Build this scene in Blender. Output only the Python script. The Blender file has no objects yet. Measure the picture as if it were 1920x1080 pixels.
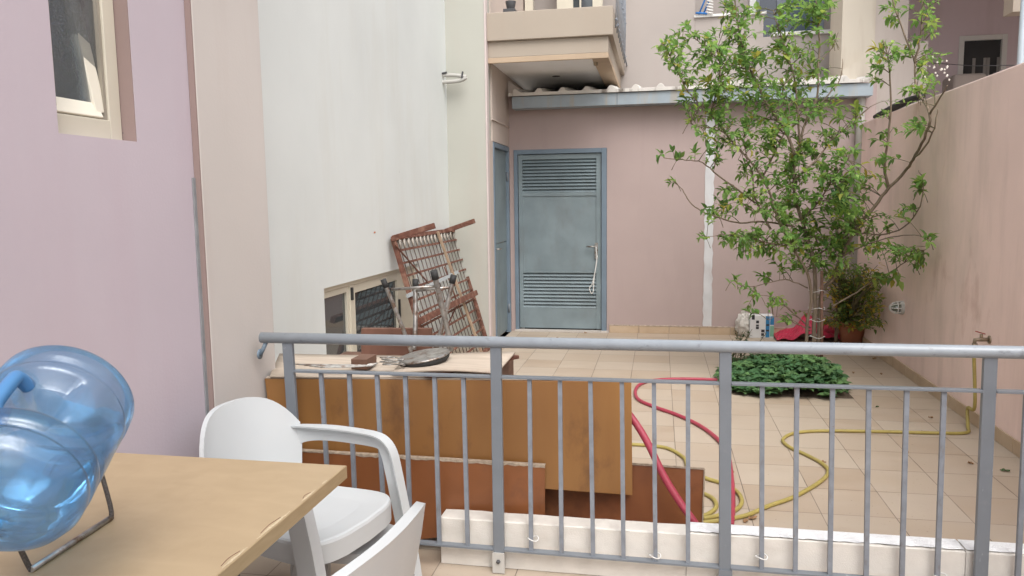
import bpy, bmesh, math, random
from mathutils import Vector, Matrix
R_ = math.radians
SC = bpy.context.scene
COL = SC.collection

# ------------------------------------------------------------------ camera
FPX, YAW, PITCH, ROLL, CH = 1425.36, 0.19193, 0.113317, -0.0131274, 1.5
_f = Vector((-math.sin(YAW)*math.cos(PITCH), math.cos(YAW)*math.cos(PITCH), -math.sin(PITCH)))
_r = Vector((math.cos(YAW), math.sin(YAW), 0)); _u = _r.cross(_f)
CR = _r*math.cos(ROLL) + _u*math.sin(ROLL); CU = -_r*math.sin(ROLL) + _u*math.cos(ROLL); CF = _f
cam = bpy.data.cameras.new('camera'); co = bpy.data.objects.new('camera', cam); COL.objects.link(co)
cam.sensor_width = 36; cam.lens = 36*FPX/1920; cam.clip_start = .05; cam.clip_end = 800
m = Matrix((CR, CU, -CF)).transposed().to_4x4(); m.translation = Vector((0, 0, CH)); co.matrix_world = m
SC.camera = co

# ------------------------------------------------------------------ light
w = bpy.data.worlds.new('World'); SC.world = w; w.use_nodes = True
nt = w.node_tree; bg = nt.nodes['Background']
sky = nt.nodes.new('ShaderNodeTexSky'); sky.sky_type = 'NISHITA'; sky.sun_disc = False
SUN_EL, SUN_ROT = R_(56), R_(154)
sky.sun_elevation = SUN_EL; sky.sun_rotation = SUN_ROT; sky.dust_density = 4; sky.ozone_density = 1.0
hs = nt.nodes.new('ShaderNodeHueSaturation'); hs.inputs['Saturation'].default_value = .22
nt.links.new(sky.outputs[0], hs.inputs['Color']); nt.links.new(hs.outputs[0], bg.inputs[0])
bg.inputs[1].default_value = .15
sl = bpy.data.lights.new('sun', 'SUN'); sl.energy = 0.75; sl.angle = R_(50); sl.color = (1, .97, .93)
so = bpy.data.objects.new('sun', sl); COL.objects.link(so)
d = Vector((math.sin(SUN_ROT)*math.cos(SUN_EL), math.cos(SUN_ROT)*math.cos(SUN_EL), math.sin(SUN_EL)))
so.rotation_euler = d.to_track_quat('Z', 'Y').to_euler()
SC.view_settings.view_transform = 'Standard'; SC.view_settings.look = 'None'
SC.view_settings.exposure = 0.92; SC.view_settings.gamma = 1
SC.render.engine = 'CYCLES'
SC.cycles.max_bounces = 10; SC.cycles.transparent_max_bounces = 16

# ------------------------------------------------------------------ pixel rays onto real planes
def ray(x, y): return CR*((x-960)/FPX) - CU*((y-540)/FPX) + CF
CAMP = Vector((0, 0, CH))
def onz(x, y, z=0.): d = ray(x, y); return CAMP + d*((z-CH)/d.z)
def onx(x, y, X): d = ray(x, y); return CAMP + d*(X/d.x)
def ony(x, y, Y): d = ray(x, y); return CAMP + d*(Y/d.y)
def onp(x, y, p, n): d = ray(x, y); return CAMP + d*((p-CAMP).dot(n)/d.dot(n))
def atd(x, y, dist): return CAMP + ray(x, y)*dist

# ------------------------------------------------------------------ mesh builder
class MB:
    def __init__(s): s.v = []; s.f = []; s.sm = []; s.c = None
    def add(s, vs, fs, smooth=False):
        o = len(s.v); s.v += [Vector(q) for q in vs]
        s.f += [[i+o for i in f] for f in fs]; s.sm += [smooth]*len(fs); return s
    def box(s, x0, x1, y0, y1, z0, z1):
        vs = [(x, y, z) for z in (z0, z1) for x, y in ((x0, y0), (x1, y0), (x1, y1), (x0, y1))]
        return s.add(vs, [(3, 2, 1, 0), (4, 5, 6, 7), (0, 1, 5, 4), (1, 2, 6, 5), (2, 3, 7, 6), (3, 0, 4, 7)])
    def hexa(s, b, t):
        return s.add(list(b)+list(t), [(3, 2, 1, 0), (4, 5, 6, 7), (0, 1, 5, 4), (1, 2, 6, 5), (2, 3, 7, 6), (3, 0, 4, 7)])
    def bar(s, a, b, w, h, up=(0, 0, 1)):
        a, b = Vector(a), Vector(b); d = (b-a).normalized(); u = Vector(up); x = d.cross(u)
        if x.length < 1e-3: x = d.cross(Vector((1, 0, 0)))
        x.normalize(); y = x.cross(d).normalized()
        q = [(-1, -1), (1, -1), (1, 1), (-1, 1)]
        return s.hexa([a+x*w/2*i+y*h/2*j for i, j in q], [b+x*w/2*i+y*h/2*j for i, j in q])
    def tube(s, pts, r, n=8, caps=True, closed=False):
        pts = [Vector(p) for p in pts]; k = len(pts)
        rr = r if isinstance(r, (list, tuple)) else [r]*k
        vs = []; pu = None
        for i, p in enumerate(pts):
            if closed: t = pts[(i+1) % k]-pts[i-1]
            else: t = pts[min(i+1, k-1)]-pts[max(i-1, 0)]
            if t.length < 1e-9: t = Vector((0, 0, 1))
            t.normalize()
            if pu is None: pu = t.orthogonal().normalized()
            pu = (pu-t*pu.dot(t))
            if pu.length < 1e-6: pu = t.orthogonal()
            pu.normalize(); v = t.cross(pu)
            for j in range(n):
                a = 2*math.pi*j/n; vs.append(p+(pu*math.cos(a)+v*math.sin(a))*rr[i])
        fs = []
        for i in range(k if closed else k-1):
            i2 = (i+1) % k
            for j in range(n): fs.append((i*n+j, i*n+(j+1) % n, i2*n+(j+1) % n, i2*n+j))
        s.add(vs, fs, True)
        if caps and not closed:
            o = len(s.v)-k*n
            s.f += [[o+j for j in range(n)][::-1], [o+(k-1)*n+j for j in range(n)]]; s.sm += [False, False]
        return s
    def lathe(s, prof, M=None, n=32, fn=None):
        M = M or Matrix.Identity(4); vs = []
        for r, z in prof:
            for j in range(n):
                a = 2*math.pi*j/n; rr = fn(r, z, a) if fn else r
                vs.append(M @ Vector((rr*math.cos(a), rr*math.sin(a), z)))
        fs = [(i*n+j, i*n+(j+1) % n, (i+1)*n+(j+1) % n, (i+1)*n+j) for i in range(len(prof)-1) for j in range(n)]
        return s.add(vs, fs, True)
    def prism(s, poly, off):
        k = len(poly); off = Vector(off)
        vs = [Vector(p) for p in poly]+[Vector(p)+off for p in poly]
        return s.add(vs, [list(range(k))[::-1], list(range(k, 2*k))]+[(i, (i+1) % k, k+(i+1) % k, k+i) for i in range(k)])
    def grid(s, P, smooth=True):
        a, b = len(P), len(P[0])
        return s.add([p for r in P for p in r], [(i*b+j, (i+1)*b+j, (i+1)*b+j+1, i*b+j+1) for i in range(a-1) for j in range(b-1)], smooth)
    def build(s, name, mat, parent=None, bev=0, seg=2, solid=0, sub=0, fix=True, wn=False):
        base = Vector((0, 0, 0))
        if parent: base = WLOC[parent.name]
        me = bpy.data.meshes.new(name); me.from_pydata([v-base for v in s.v], [], s.f); me.update()
        for p, q in zip(me.polygons, s.sm): p.use_smooth = q
        if s.c:
            at = me.color_attributes.new('Col', 'FLOAT_COLOR', 'POINT')
            for i, c in enumerate(s.c): at.data[i].color = (c[0], c[1], c[2], 1)
        if fix:
            bm = bmesh.new(); bm.from_mesh(me); bmesh.ops.recalc_face_normals(bm, faces=bm.faces); bm.to_mesh(me); bm.free()
        me.materials.append(mat)
        o = bpy.data.objects.new(name, me); COL.objects.link(o); WLOC[o.name] = base
        if parent: o.parent = parent
        if solid:
            q = o.modifiers.new('solid', 'SOLIDIFY'); q.thickness = solid; q.offset = 0
        if bev:
            q = o.modifiers.new('bevel', 'BEVEL'); q.width = bev; q.segments = seg; q.limit_method = 'ANGLE'; q.angle_limit = R_(35)
        if sub:
            q = o.modifiers.new('sub', 'SUBSURF'); q.levels = sub; q.render_levels = sub
        return o
WLOC = {}
def tag(o, label=None, cat=None, group=None, kind=None):
    if label: o['label'] = label
    if cat: o['category'] = cat
    if group: o['group'] = group
    if kind: o['kind'] = kind
    return o
def thing(name, loc, label, cat, group=None):
    o = bpy.data.objects.new(name, None); o.empty_display_size = .1; COL.objects.link(o)
    o.location = loc; WLOC[o.name] = Vector(loc); return tag(o, label, cat, group)
def smooth_path(pts, sub=6, closed=False):
    pts = [Vector(p) for p in pts]; out = []; n = len(pts)
    for i in range(n if closed else n-1):
        if closed: p0, p1, p2, p3 = pts[i-1], pts[i], pts[(i+1) % n], pts[(i+2) % n]
        else: p0, p1, p2, p3 = pts[max(i-1, 0)], pts[i], pts[i+1], pts[min(i+2, n-1)]
        for k in range(sub):
            t = k/sub; t2 = t*t; t3 = t2*t
            out.append(.5*((2*p1)+(p2-p0)*t+(2*p0-5*p1+4*p2-p3)*t2+(3*p1-p0-3*p2+p3)*t3))
    if not closed: out.append(pts[-1])
    return out

# ------------------------------------------------------------------ materials
def nodes(mt):
    mt.use_nodes = True; t = mt.node_tree; return t, t.nodes, t.links, t.nodes['Principled BSDF']
def mat(name, col, rough=.6, metal=0, spec=.4, var=.06, scale=6, bump=0, bscale=60, dirt=None, dirt_amt=0, dirt_scale=(3, 3, 3), dirt_lo=.55, dirt_hi=.75, stains=()):
    mt = bpy.data.materials.new(name); t, N, L, b = nodes(mt)
    b.inputs['Roughness'].default_value = rough; b.inputs['Metallic'].default_value = metal; b.inputs['Specular IOR Level'].default_value = spec
    geo = N.new('ShaderNodeNewGeometry')
    n1 = N.new('ShaderNodeTexNoise'); n1.inputs['Scale'].default_value = scale; n1.inputs['Detail'].default_value = 6; L.new(geo.outputs['Position'], n1.inputs['Vector'])
    mr = N.new('ShaderNodeMapRange'); mr.inputs[1].default_value = .3; mr.inputs[2].default_value = .7; mr.inputs[3].default_value = 1-var; mr.inputs[4].default_value = 1+var
    L.new(n1.outputs[0], mr.inputs[0])
    mx = N.new('ShaderNodeMix'); mx.data_type = 'RGBA'; mx.blend_type = 'MULTIPLY'; mx.inputs[0].default_value = 1
    mx.inputs[6].default_value = (*col, 1); L.new(mr.outputs[0], mx.inputs[7]); out = mx.outputs[2]
    def layer(out, c, amt, sc, lo, hi, sd=0):
        mp = N.new('ShaderNodeMapping'); mp.inputs['Scale'].default_value = sc; mp.inputs['Location'].default_value = (sd*3.1, sd*1.7, sd*.9); L.new(geo.outputs['Position'], mp.inputs[0])
        n2 = N.new('ShaderNodeTexNoise'); n2.inputs['Scale'].default_value = 1; n2.inputs['Detail'].default_value = 8; n2.inputs['Roughness'].default_value = .62; L.new(mp.outputs[0], n2.inputs['Vector'])
        m2 = N.new('ShaderNodeMapRange'); m2.inputs[1].default_value = lo; m2.inputs[2].default_value = hi; m2.inputs[3].default_value = 0; m2.inputs[4].default_value = amt; L.new(n2.outputs[0], m2.inputs[0])
        x = N.new('ShaderNodeMix'); x.data_type = 'RGBA'; L.new(m2.outputs[0], x.inputs[0]); L.new(out, x.inputs[6]); x.inputs[7].default_value = (*c, 1)
        return x.outputs[2]
    if dirt_amt: out = layer(out, dirt, dirt_amt, dirt_scale, dirt_lo, dirt_hi)
    for k, st in enumerate(stains): out = layer(out, *st, sd=k+2)
    L.new(out, b.inputs['Base Color'])
    if bump:
        n3 = N.new('ShaderNodeTexNoise'); n3.inputs['Scale'].default_value = bscale; n3.inputs['Detail'].default_value = 5; L.new(geo.outputs['Position'], n3.inputs['Vector'])
        bp = N.new('ShaderNodeBump'); bp.inputs['Strength'].default_value = bump; bp.inputs['Distance'].default_value = .004; L.new(n3.outputs[0], bp.inputs['Height']); L.new(bp.outputs[0], b.inputs['Normal'])
    return mt
def stucco(name, col, dirt=(.3, .24, .2), amt=.3, var=.03, extra=()):
    return mat(name, col, rough=.85, spec=.2, var=var*1.4, scale=1.3, bump=.13, bscale=90, dirt=dirt, dirt_amt=amt, dirt_scale=(3.5, 3.5, .5), dirt_lo=.52, dirt_hi=.85, stains=tuple(extra)+(((.22, .17, .15), .45, (13, 13, 9), .735, .765),))
def tile_mat():
    mt = bpy.data.materials.new('floor_tiles'); t, N, L, b = nodes(mt)
    geo = N.new('ShaderNodeNewGeometry')
    def mapn(loc=(0, 0, 0), sc=(1, 1, 1)):
        mp = N.new('ShaderNodeMapping'); mp.inputs['Location'].default_value = loc; mp.inputs['Scale'].default_value = sc; L.new(geo.outputs['Position'], mp.inputs[0]); return mp
    def noise(mp, s, d=6, r=.55):
        n = N.new('ShaderNodeTexNoise'); n.inputs['Scale'].default_value = s; n.inputs['Detail'].default_value = d; n.inputs['Roughness'].default_value = r; L.new(mp.outputs[0], n.inputs['Vector']); return n.outputs[0]
    def rng(i, lo, hi, a, c):
        q = N.new('ShaderNodeMapRange'); q.inputs[1].default_value = lo; q.inputs[2].default_value = hi; q.inputs[3].default_value = a; q.inputs[4].default_value = c; L.new(i, q.inputs[0]); return q.outputs[0]
    def mix(f, a, c, bt='MIX'):
        x = N.new('ShaderNodeMix'); x.data_type = 'RGBA'; x.blend_type = bt
        for s_, v_ in ((0, f), (6, a), (7, c)):
            if isinstance(v_, (int, float)): x.inputs[s_].default_value = v_
            elif isinstance(v_, tuple): x.inputs[s_].default_value = (*v_, 1)
            else: L.new(v_, x.inputs[s_])
        return x.outputs[2]
    br = N.new('ShaderNodeTexBrick'); br.offset = 0; br.squash = 1
    mp = mapn((-.1065+.3325*30, -3.698+.3333*30, 0)); L.new(mp.outputs[0], br.inputs['Vector'])
    br.inputs['Scale'].default_value = 1; br.inputs['Brick Width'].default_value = .3325; br.inputs['Row Height'].default_value = .3333
    br.inputs['Mortar Size'].default_value = .0024; br.inputs['Mortar Smooth'].default_value = .3; br.inputs['Bias'].default_value = -.2
    br.inputs['Color1'].default_value = (.445, .37, .29, 1); br.inputs['Color2'].default_value = (.375, .285, .205, 1); br.inputs['Mortar'].default_value = (.13, .10, .08, 1)
    cloud = noise(mapn(sc=(3, 8, 1)), 1, 7, .6)
    c = mix(rng(cloud, .4, .75, 0, .45), br.outputs['Color'], (.49, .42, .345))
    c = mix(rng(noise(mapn((3, 1, 0), (1.2, 1.2, 1)), 1, 8, .65), .48, .72, 0, .5), c, (.40, .33, .27))
    c = mix(rng(noise(mapn((7, 1, 0), (9, 14, 1)), 1, 9, .75), .62, .74, 0, .55), c, (.25, .2, .16))
    # dark crumbs caught in places
    c = mix(rng(noise(mapn((1, 9, 0), (2, 2, 1)), 34, 4, .6), .66, .74, 0, .75), c, (.14, .1, .08))
    L.new(c, b.inputs['Base Color'])
    b.inputs['Roughness'].default_value = .5; b.inputs['Specular IOR Level'].default_value = .35
    L.new(rng(cloud, .3, .7, .42, .68), b.inputs['Roughness'])
    bp = N.new('ShaderNodeBump'); bp.invert = True; bp.inputs['Strength'].default_value = .5; bp.inputs['Distance'].default_value = .003; L.new(br.outputs['Fac'], bp.inputs['Height']); L.new(bp.outputs[0], b.inputs['Normal'])
    return mt
def wood(name, c1, c2, rough=.5, sc=(1.5, 18, 18), stain=None, spec=.35, amt=.6, grain=.5, lo=.56, hi=.72, ssc=(2.2, 2.2, 2.2)):
    mt = bpy.data.materials.new(name); t, N, L, b = nodes(mt)
    geo = N.new('ShaderNodeNewGeometry'); mp = N.new('ShaderNodeMapping'); mp.inputs['Scale'].default_value = sc; L.new(geo.outputs['Position'], mp.inputs[0])
    n = N.new('ShaderNodeTexNoise'); n.inputs['Scale'].default_value = 1.5; n.inputs['Detail'].default_value = 8; n.inputs['Roughness'].default_value = grain; n.inputs['Distortion'].default_value = .5; L.new(mp.outputs[0], n.inputs['Vector'])
    cr = N.new('ShaderNodeValToRGB'); cr.color_ramp.elements[0].position = .3; cr.color_ramp.elements[1].position = .72
    cr.color_ramp.elements[0].color = (*c1, 1); cr.color_ramp.elements[1].color = (*c2, 1); L.new(n.outputs[0], cr.inputs[0]); out = cr.outputs[0]
    if stain:
        m3 = N.new('ShaderNodeMapping'); m3.inputs['Scale'].default_value = ssc; L.new(geo.outputs['Position'], m3.inputs[0])
        n2 = N.new('ShaderNodeTexNoise'); n2.inputs['Scale'].default_value = 1; n2.inputs['Detail'].default_value = 9; n2.inputs['Roughness'].default_value = .65; L.new(m3.outputs[0], n2.inputs['Vector'])
        mr = N.new('ShaderNodeMapRange'); mr.inputs[1].default_value = lo; mr.inputs[2].default_value = hi; mr.inputs[4].default_value = amt; L.new(n2.outputs[0], mr.inputs[0])
        x = N.new('ShaderNodeMix'); x.data_type = 'RGBA'; L.new(mr.outputs[0], x.inputs[0]); L.new(out, x.inputs[6]); x.inputs[7].default_value = (*stain, 1); out = x.outputs[2]
    L.new(out, b.inputs['Base Color']); b.inputs['Roughness'].default_value = rough; b.inputs['Specular IOR Level'].default_value = spec
    bp = N.new('ShaderNodeBump'); bp.inputs['Strength'].default_value = .15; bp.inputs['Distance'].default_value = .001; L.new(n.outputs[0], bp.inputs['Height']); L.new(bp.outputs[0], b.inputs['Normal'])
    return mt
def leafmat(name, trans=.5, rough=.6):
    mt = bpy.data.materials.new(name); t, N, L, b = nodes(mt)
    a = N.new('ShaderNodeAttribute'); a.attribute_name = 'Col'; L.new(a.outputs['Color'], b.inputs['Base Color'])
    b.inputs['Roughness'].default_value = rough; b.inputs['Specular IOR Level'].default_value = .3
    tr = N.new('ShaderNodeBsdfTranslucent'); hv = N.new('ShaderNodeHueSaturation'); hv.inputs['Hue'].default_value = .48; hv.inputs['Value'].default_value = 1.6; L.new(a.outputs['Color'], hv.inputs['Color']); L.new(hv.outputs[0], tr.inputs['Color'])
    mx = N.new('ShaderNodeMixShader'); mx.inputs[0].default_value = trans; L.new(b.outputs[0], mx.inputs[1]); L.new(tr.outputs[0], mx.inputs[2])
    L.new(mx.outputs[0], N['Material Output'].inputs[0]); return mt
def glass(name, col=(.05, .06, .065), rough=.04, spec=.9):
    return mat(name, col, rough=rough, spec=spec, var=.15, scale=3)
def thinclear(name, tint, gloss=.12, diff=(.2, .35, .6), damt=.15, rough=.08, nb=.12, db=.12):
    mt = bpy.data.materials.new(name); t, N, L, b = nodes(mt); N.remove(b)
    geo = N.new('ShaderNodeNewGeometry')
    tr = N.new('ShaderNodeBsdfTransparent'); tr.inputs[0].default_value = (*tint, 1)
    gl = N.new('ShaderNodeBsdfGlossy'); gl.inputs['Roughness'].default_value = rough; gl.inputs[0].default_value = (.9, .95, 1, 1)
    df = N.new('ShaderNodeBsdfDiffuse'); df.inputs[0].default_value = (*diff, 1)
    fr = N.new('ShaderNodeLayerWeight'); fr.inputs[0].default_value = .35
    nz = N.new('ShaderNodeTexNoise'); nz.inputs['Scale'].default_value = 9; nz.inputs['Detail'].default_value = 5; L.new(geo.outputs['Position'], nz.inputs['Vector'])
    bp = N.new('ShaderNodeBump'); bp.inputs['Strength'].default_value = nb; bp.inputs['Distance'].default_value = .01; L.new(nz.outputs[0], bp.inputs['Height'])
    dr = N.new('ShaderNodeTexVoronoi'); dr.inputs['Scale'].default_value = 120; L.new(geo.outputs['Position'], dr.inputs['Vector'])
    b2 = N.new('ShaderNodeBump'); b2.inputs['Strength'].default_value = db; b2.inputs['Distance'].default_value = .002; L.new(dr.outputs[0], b2.inputs['Height']); L.new(bp.outputs[0], b2.inputs['Normal'])
    L.new(b2.outputs[0], gl.inputs['Normal'])
    ma = N.new('ShaderNodeMath'); ma.operation = 'MULTIPLY_ADD'; ma.inputs[1].default_value = .75; ma.inputs[2].default_value = gloss; L.new(fr.outputs['Fresnel'], ma.inputs[0])
    m1 = N.new('ShaderNodeMixShader'); m1.inputs[0].default_value = damt; L.new(tr.outputs[0], m1.inputs[1]); L.new(df.outputs[0], m1.inputs[2])
    m2 = N.new('ShaderNodeMixShader'); L.new(ma.outputs[0], m2.inputs[0]); L.new(m1.outputs[0], m2.inputs[1]); L.new(gl.outputs[0], m2.inputs[2])
    L.new(m2.outputs[0], N['Material Output'].inputs[0]); return mt

PINK = stucco('pink_plaster', (0.503, 0.442, 0.485), dirt=(.45, .33, .38), amt=.25)
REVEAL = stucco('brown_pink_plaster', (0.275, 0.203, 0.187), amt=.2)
BEIGE = stucco('beige_plaster', (0.554, 0.515, 0.484), dirt=(.42, .33, .29), amt=.35)
WHITE = stucco('white_plaster', (0.670, 0.698, 0.682), dirt=(.55, .53, .46), amt=.35)
CREAM = stucco('cream_plaster', (0.464, 0.463, 0.413), dirt=(.46, .38, .33), amt=.4)
PALE = stucco('pale_beige_plaster', (0.403, 0.345, 0.286), dirt=(.4, .3, .22), amt=.35)
SIDEW = stucco('side_wall_plaster', (.54, .46, .41), dirt=(.42, .33, .30), amt=.35)
UTIL = stucco('dusty_pink_plaster', (0.420, 0.333, 0.315), dirt=(.30, .23, .22), amt=.35)
FACADE = stucco('facade_plaster', (0.414, 0.372, 0.348), dirt=(.42, .35, .33), amt=.3)
RIGHTW = stucco('faded_pink_plaster', (0.851, 0.668, 0.614), dirt=(.42, .31, .27), amt=.5, var=.05,
    extra=(((.40, .20, .15), .45, (2.2, 2.2, 1.1), .60, .72), ((.52, .44, .38), .5, (1.1, 1.1, .45), .52, .7)))
OLDCREAM = stucco('stained_cream_plaster', (0.608, 0.551, 0.466), dirt=(.33, .25, .18), amt=.6, extra=(((.20, .15, .11), .6, (9, 9, .6), .62, .75),))
SHADEP = stucco('brown_grey_plaster', (0.686, 0.576, 0.616), amt=.3)
SOFFIT = mat('soffit_paint', (0.880, 0.880, 0.880), rough=.8, var=.04, scale=2)
SKIRT = wood('skirting_tile', (.46, .34, .23), (.54, .42, .30), rough=.45, sc=(4, 4, 4), stain=(.28, .2, .14), amt=.5)
STEELB = mat('blue_grey_steel_paint', (0.202, 0.252, 0.271), rough=.5, var=.12, scale=4, spec=.4, dirt=(.16, .17, .17), dirt_amt=.5, dirt_scale=(6, 6, 2.5), dirt_lo=.5, dirt_hi=.75)
STEELD = mat('dark_blue_grey_paint', (.16, .21, .26), rough=.5, var=.1, scale=4)
RAILM = mat('rail_paint', (0.165, 0.185, 0.209), rough=.38, var=.06, scale=9, spec=.5, dirt=(.2, .21, .23), dirt_amt=.4, dirt_scale=(30, 30, 30), dirt_lo=.58, dirt_hi=.68, stains=(((.16, .08, .05), .8, (26, 26, 16), .70, .73), ((.42, .44, .46), .5, (30, 30, 12), .66, .72)))
BALM = mat('baluster_paint', (0.207, 0.228, 0.260), rough=.5, var=.12, scale=25, spec=.4, dirt=(.15, .13, .12), dirt_amt=.5, dirt_scale=(50, 50, 18), dirt_lo=.55, dirt_hi=.7, stains=(((.16, .08, .05), .7, (40, 40, 20), .68, .72),))
ALU = mat('cream_aluminium', (.60, .56, .46), rough=.35, var=.04, spec=.5)
GLASS = glass('window_glass'); GLASSB = glass('bluish_glass', (.10, .14, .17), .08)
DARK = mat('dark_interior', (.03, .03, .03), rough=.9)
RUST = mat('rust', (0.136, 0.055, 0.037), rough=.75, var=.35, scale=25, dirt=(.30, .17, .12), dirt_amt=.7, dirt_scale=(14, 14, 14), dirt_lo=.5, dirt_hi=.65)
WIREM = mat('bed_wire', (.10, .07, .06), rough=.6, var=.3, scale=30)
PALEWOOD = mat('weathered_batten', (.36, .26, .18), rough=.8, var=.2, scale=20)
CHROME = mat('dull_chrome', (.38, .37, .35), rough=.35, metal=.75, var=.3, scale=30, dirt=(.16, .09, .05), dirt_amt=.8, dirt_scale=(25, 25, 25), dirt_lo=.5, dirt_hi=.62)
RUBBER = mat('black_rubber', (.03, .03, .03), rough=.7)
PLASTIC = mat('white_plastic', (0.500, 0.523, 0.532), rough=.38, var=.02, spec=.45, dirt=(.55, .53, .5), dirt_amt=.25, dirt_scale=(5, 5, 5), dirt_lo=.5, dirt_hi=.8)
FOAM = mat('polystyrene', (.66, .63, .58), rough=.9, var=.05, scale=14, bump=.4, bscale=220, spec=.1, dirt=(.42, .37, .31), dirt_amt=.45, dirt_scale=(5, 5, 8), dirt_lo=.5, dirt_hi=.8)
FOAMC = mat('cut_polystyrene', (.84, .85, .86), rough=.9, var=.05, scale=14, bump=1.4, bscale=180, spec=.1)
TABLEW = wood('birch_top', (.36, .268, .163), (.40, .30, .185), rough=.42, sc=(5, 11, 5), stain=(.31, .225, .13), spec=.3, amt=.35, lo=.5, hi=.72, ssc=(9, 5, 5))
EDGEW = wood('birch_edge', (.33, .245, .135), (.39, .29, .17), rough=.5, sc=(3, 8, 60), stain=(.4, .25, .12), amt=.3)
AMBER = wood('amber_laminate', (.215, .095, .030), (.295, .145, .045), rough=.36, sc=(2.2, 2, .5), stain=(.10, .045, .022), amt=.75, lo=.56, hi=.74, ssc=(5, 5, 3), spec=.5)
BROWN = wood('brown_laminate', (.19, .068, .024), (.25, .092, .033), rough=.35, sc=(3, 3, 3), stain=(.12, .05, .03), amt=.75, spec=.5)
DBROWN = wood('dark_brown_laminate', (.21, .078, .035), (.28, .11, .045), rough=.4, sc=(3, 3, 3), stain=(.06, .028, .02), amt=.8, lo=.5, hi=.7)
CHIP = mat('worn_chipboard_edge', (.36, .29, .22), rough=.9, var=.3, scale=60)
GREYWOOD = wood('weathered_board', (.40, .33, .26), (.54, .46, .38), rough=.8, sc=(2.5, 20, 6), stain=(.27, .2, .15), amt=.6)
OLDWOOD = wood('old_brown_wood', (.12, .065, .045), (.20, .11, .075), rough=.7, sc=(6, 6, 20))
BARK = wood('bark', (.14, .105, .075), (.27, .21, .155), rough=.9, sc=(20, 20, 5))
TWIG = mat('twig', (.13, .11, .06), rough=.8, var=.2)
LEAF = leafmat('citrus_leaf'); WEED = leafmat('weed_leaf', .25, .6)
SOIL = mat('soil', (.09, .065, .045), rough=1, var=.4, scale=30, bump=1, bscale=50)
TERRA = mat('terracotta', (.42, .16, .09), rough=.7, var=.1, dirt=(.5, .35, .28), dirt_amt=.4, dirt_scale=(9, 9, 9))
REDHOSE = mat('red_hose', (0.370, 0.048, 0.079), rough=.45, var=.08, scale=9, dirt=(.3, .1, .1), dirt_amt=.5, dirt_scale=(14, 14, 14))
YELHOSE = mat('yellow_hose', (0.357, 0.288, 0.084), rough=.5, var=.1, scale=14, dirt=(.3, .24, .12), dirt_amt=.5, dirt_scale=(12, 12, 12))
YELCLEAN = mat('yellow_hose_clean', (.62, .50, .10), rough=.45)
REDBAG = mat('red_plastic', (.50, .03, .075), rough=.35, var=.15, scale=14, spec=.5)
GUTTER = mat('gutter_metal', (.31, .36, .40), rough=.5, var=.08, dirt=(.38, .34, .28), dirt_amt=.7, dirt_scale=(10, 10, .8), dirt_lo=.54, dirt_hi=.66)
SHEET = mat('fibre_sheet', (.62, .59, .55), rough=.8, var=.1, dirt=(.13, .1, .08), dirt_amt=.9, dirt_scale=(9, 3, 3), dirt_lo=.54, dirt_hi=.68)
WPIPE = mat('white_paint', (.46, .45, .42), rough=.55, var=.05, dirt=(.45, .4, .37), dirt_amt=.4, dirt_scale=(8, 8, 3))
BRASS = mat('old_brass', (.30, .24, .17), rough=.5, metal=.6, var=.3, scale=60)
IRON = mat('dark_iron', (.07, .07, .075), rough=.5)
BLUECLOTH = mat('blue_frame', (.03, .16, .45), rough=.5)
WHITEP = mat('white_frame', (.72, .72, .70), rough=.4, var=.03)
POLE = mat('pole_paint', (.42, .48, .52), rough=.4)
CARD = mat('white_carton', (.66, .66, .66), rough=.7, var=.06)
INKB = mat('blue_print', (.03, .2, .42), rough=.6); INKK = mat('black_print', (.04, .04, .045), rough=.6); INKG = mat('green_print', (.2, .42, .3), rough=.6)
CRUMP = mat('crumpled_bag', (.55, .52, .48), rough=.5, var=.15, scale=30)
DRYLEAF = mat('dry_leaf', (.28, .16, .08), rough=.9, var=.3, scale=80)
GREENLEAF = mat('fallen_green_leaf', (.07, .12, .045), rough=.8, var=.3, scale=80)
SHELL = thinclear('blue_bottle_plastic', (.70, .83, .93), gloss=.04, diff=(.13, .27, .47), damt=.19, rough=.24, nb=.06, db=.10)
BOTRIB = mat('blue_bottle_handle', (.07, .21, .43), rough=.25, spec=.6)
CRADLE = mat('speckled_wire', (.11, .10, .095), rough=.6, metal=.3, var=.5, scale=300)
STRING = mat('white_string', (.66, .66, .64), rough=.9)
CLEARG = thinclear('lamp_glass', (.45, .5, .42), gloss=.12, diff=(.25, .27, .2), damt=.5)
def water_mat():
    mt = bpy.data.materials.new('water'); t, N, L, b = nodes(mt)
    b.inputs['Base Color'].default_value = (.45, .80, .96, 1); b.inputs['Roughness'].default_value = .02; b.inputs['IOR'].default_value = 1.2; b.inputs['Transmission Weight'].default_value = 1
    return mt
WATER = thinclear('water', (.70, .90, .99), gloss=.0, diff=(.08, .36, .62), damt=.08, rough=.05, nb=.05, db=.0)

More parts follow.
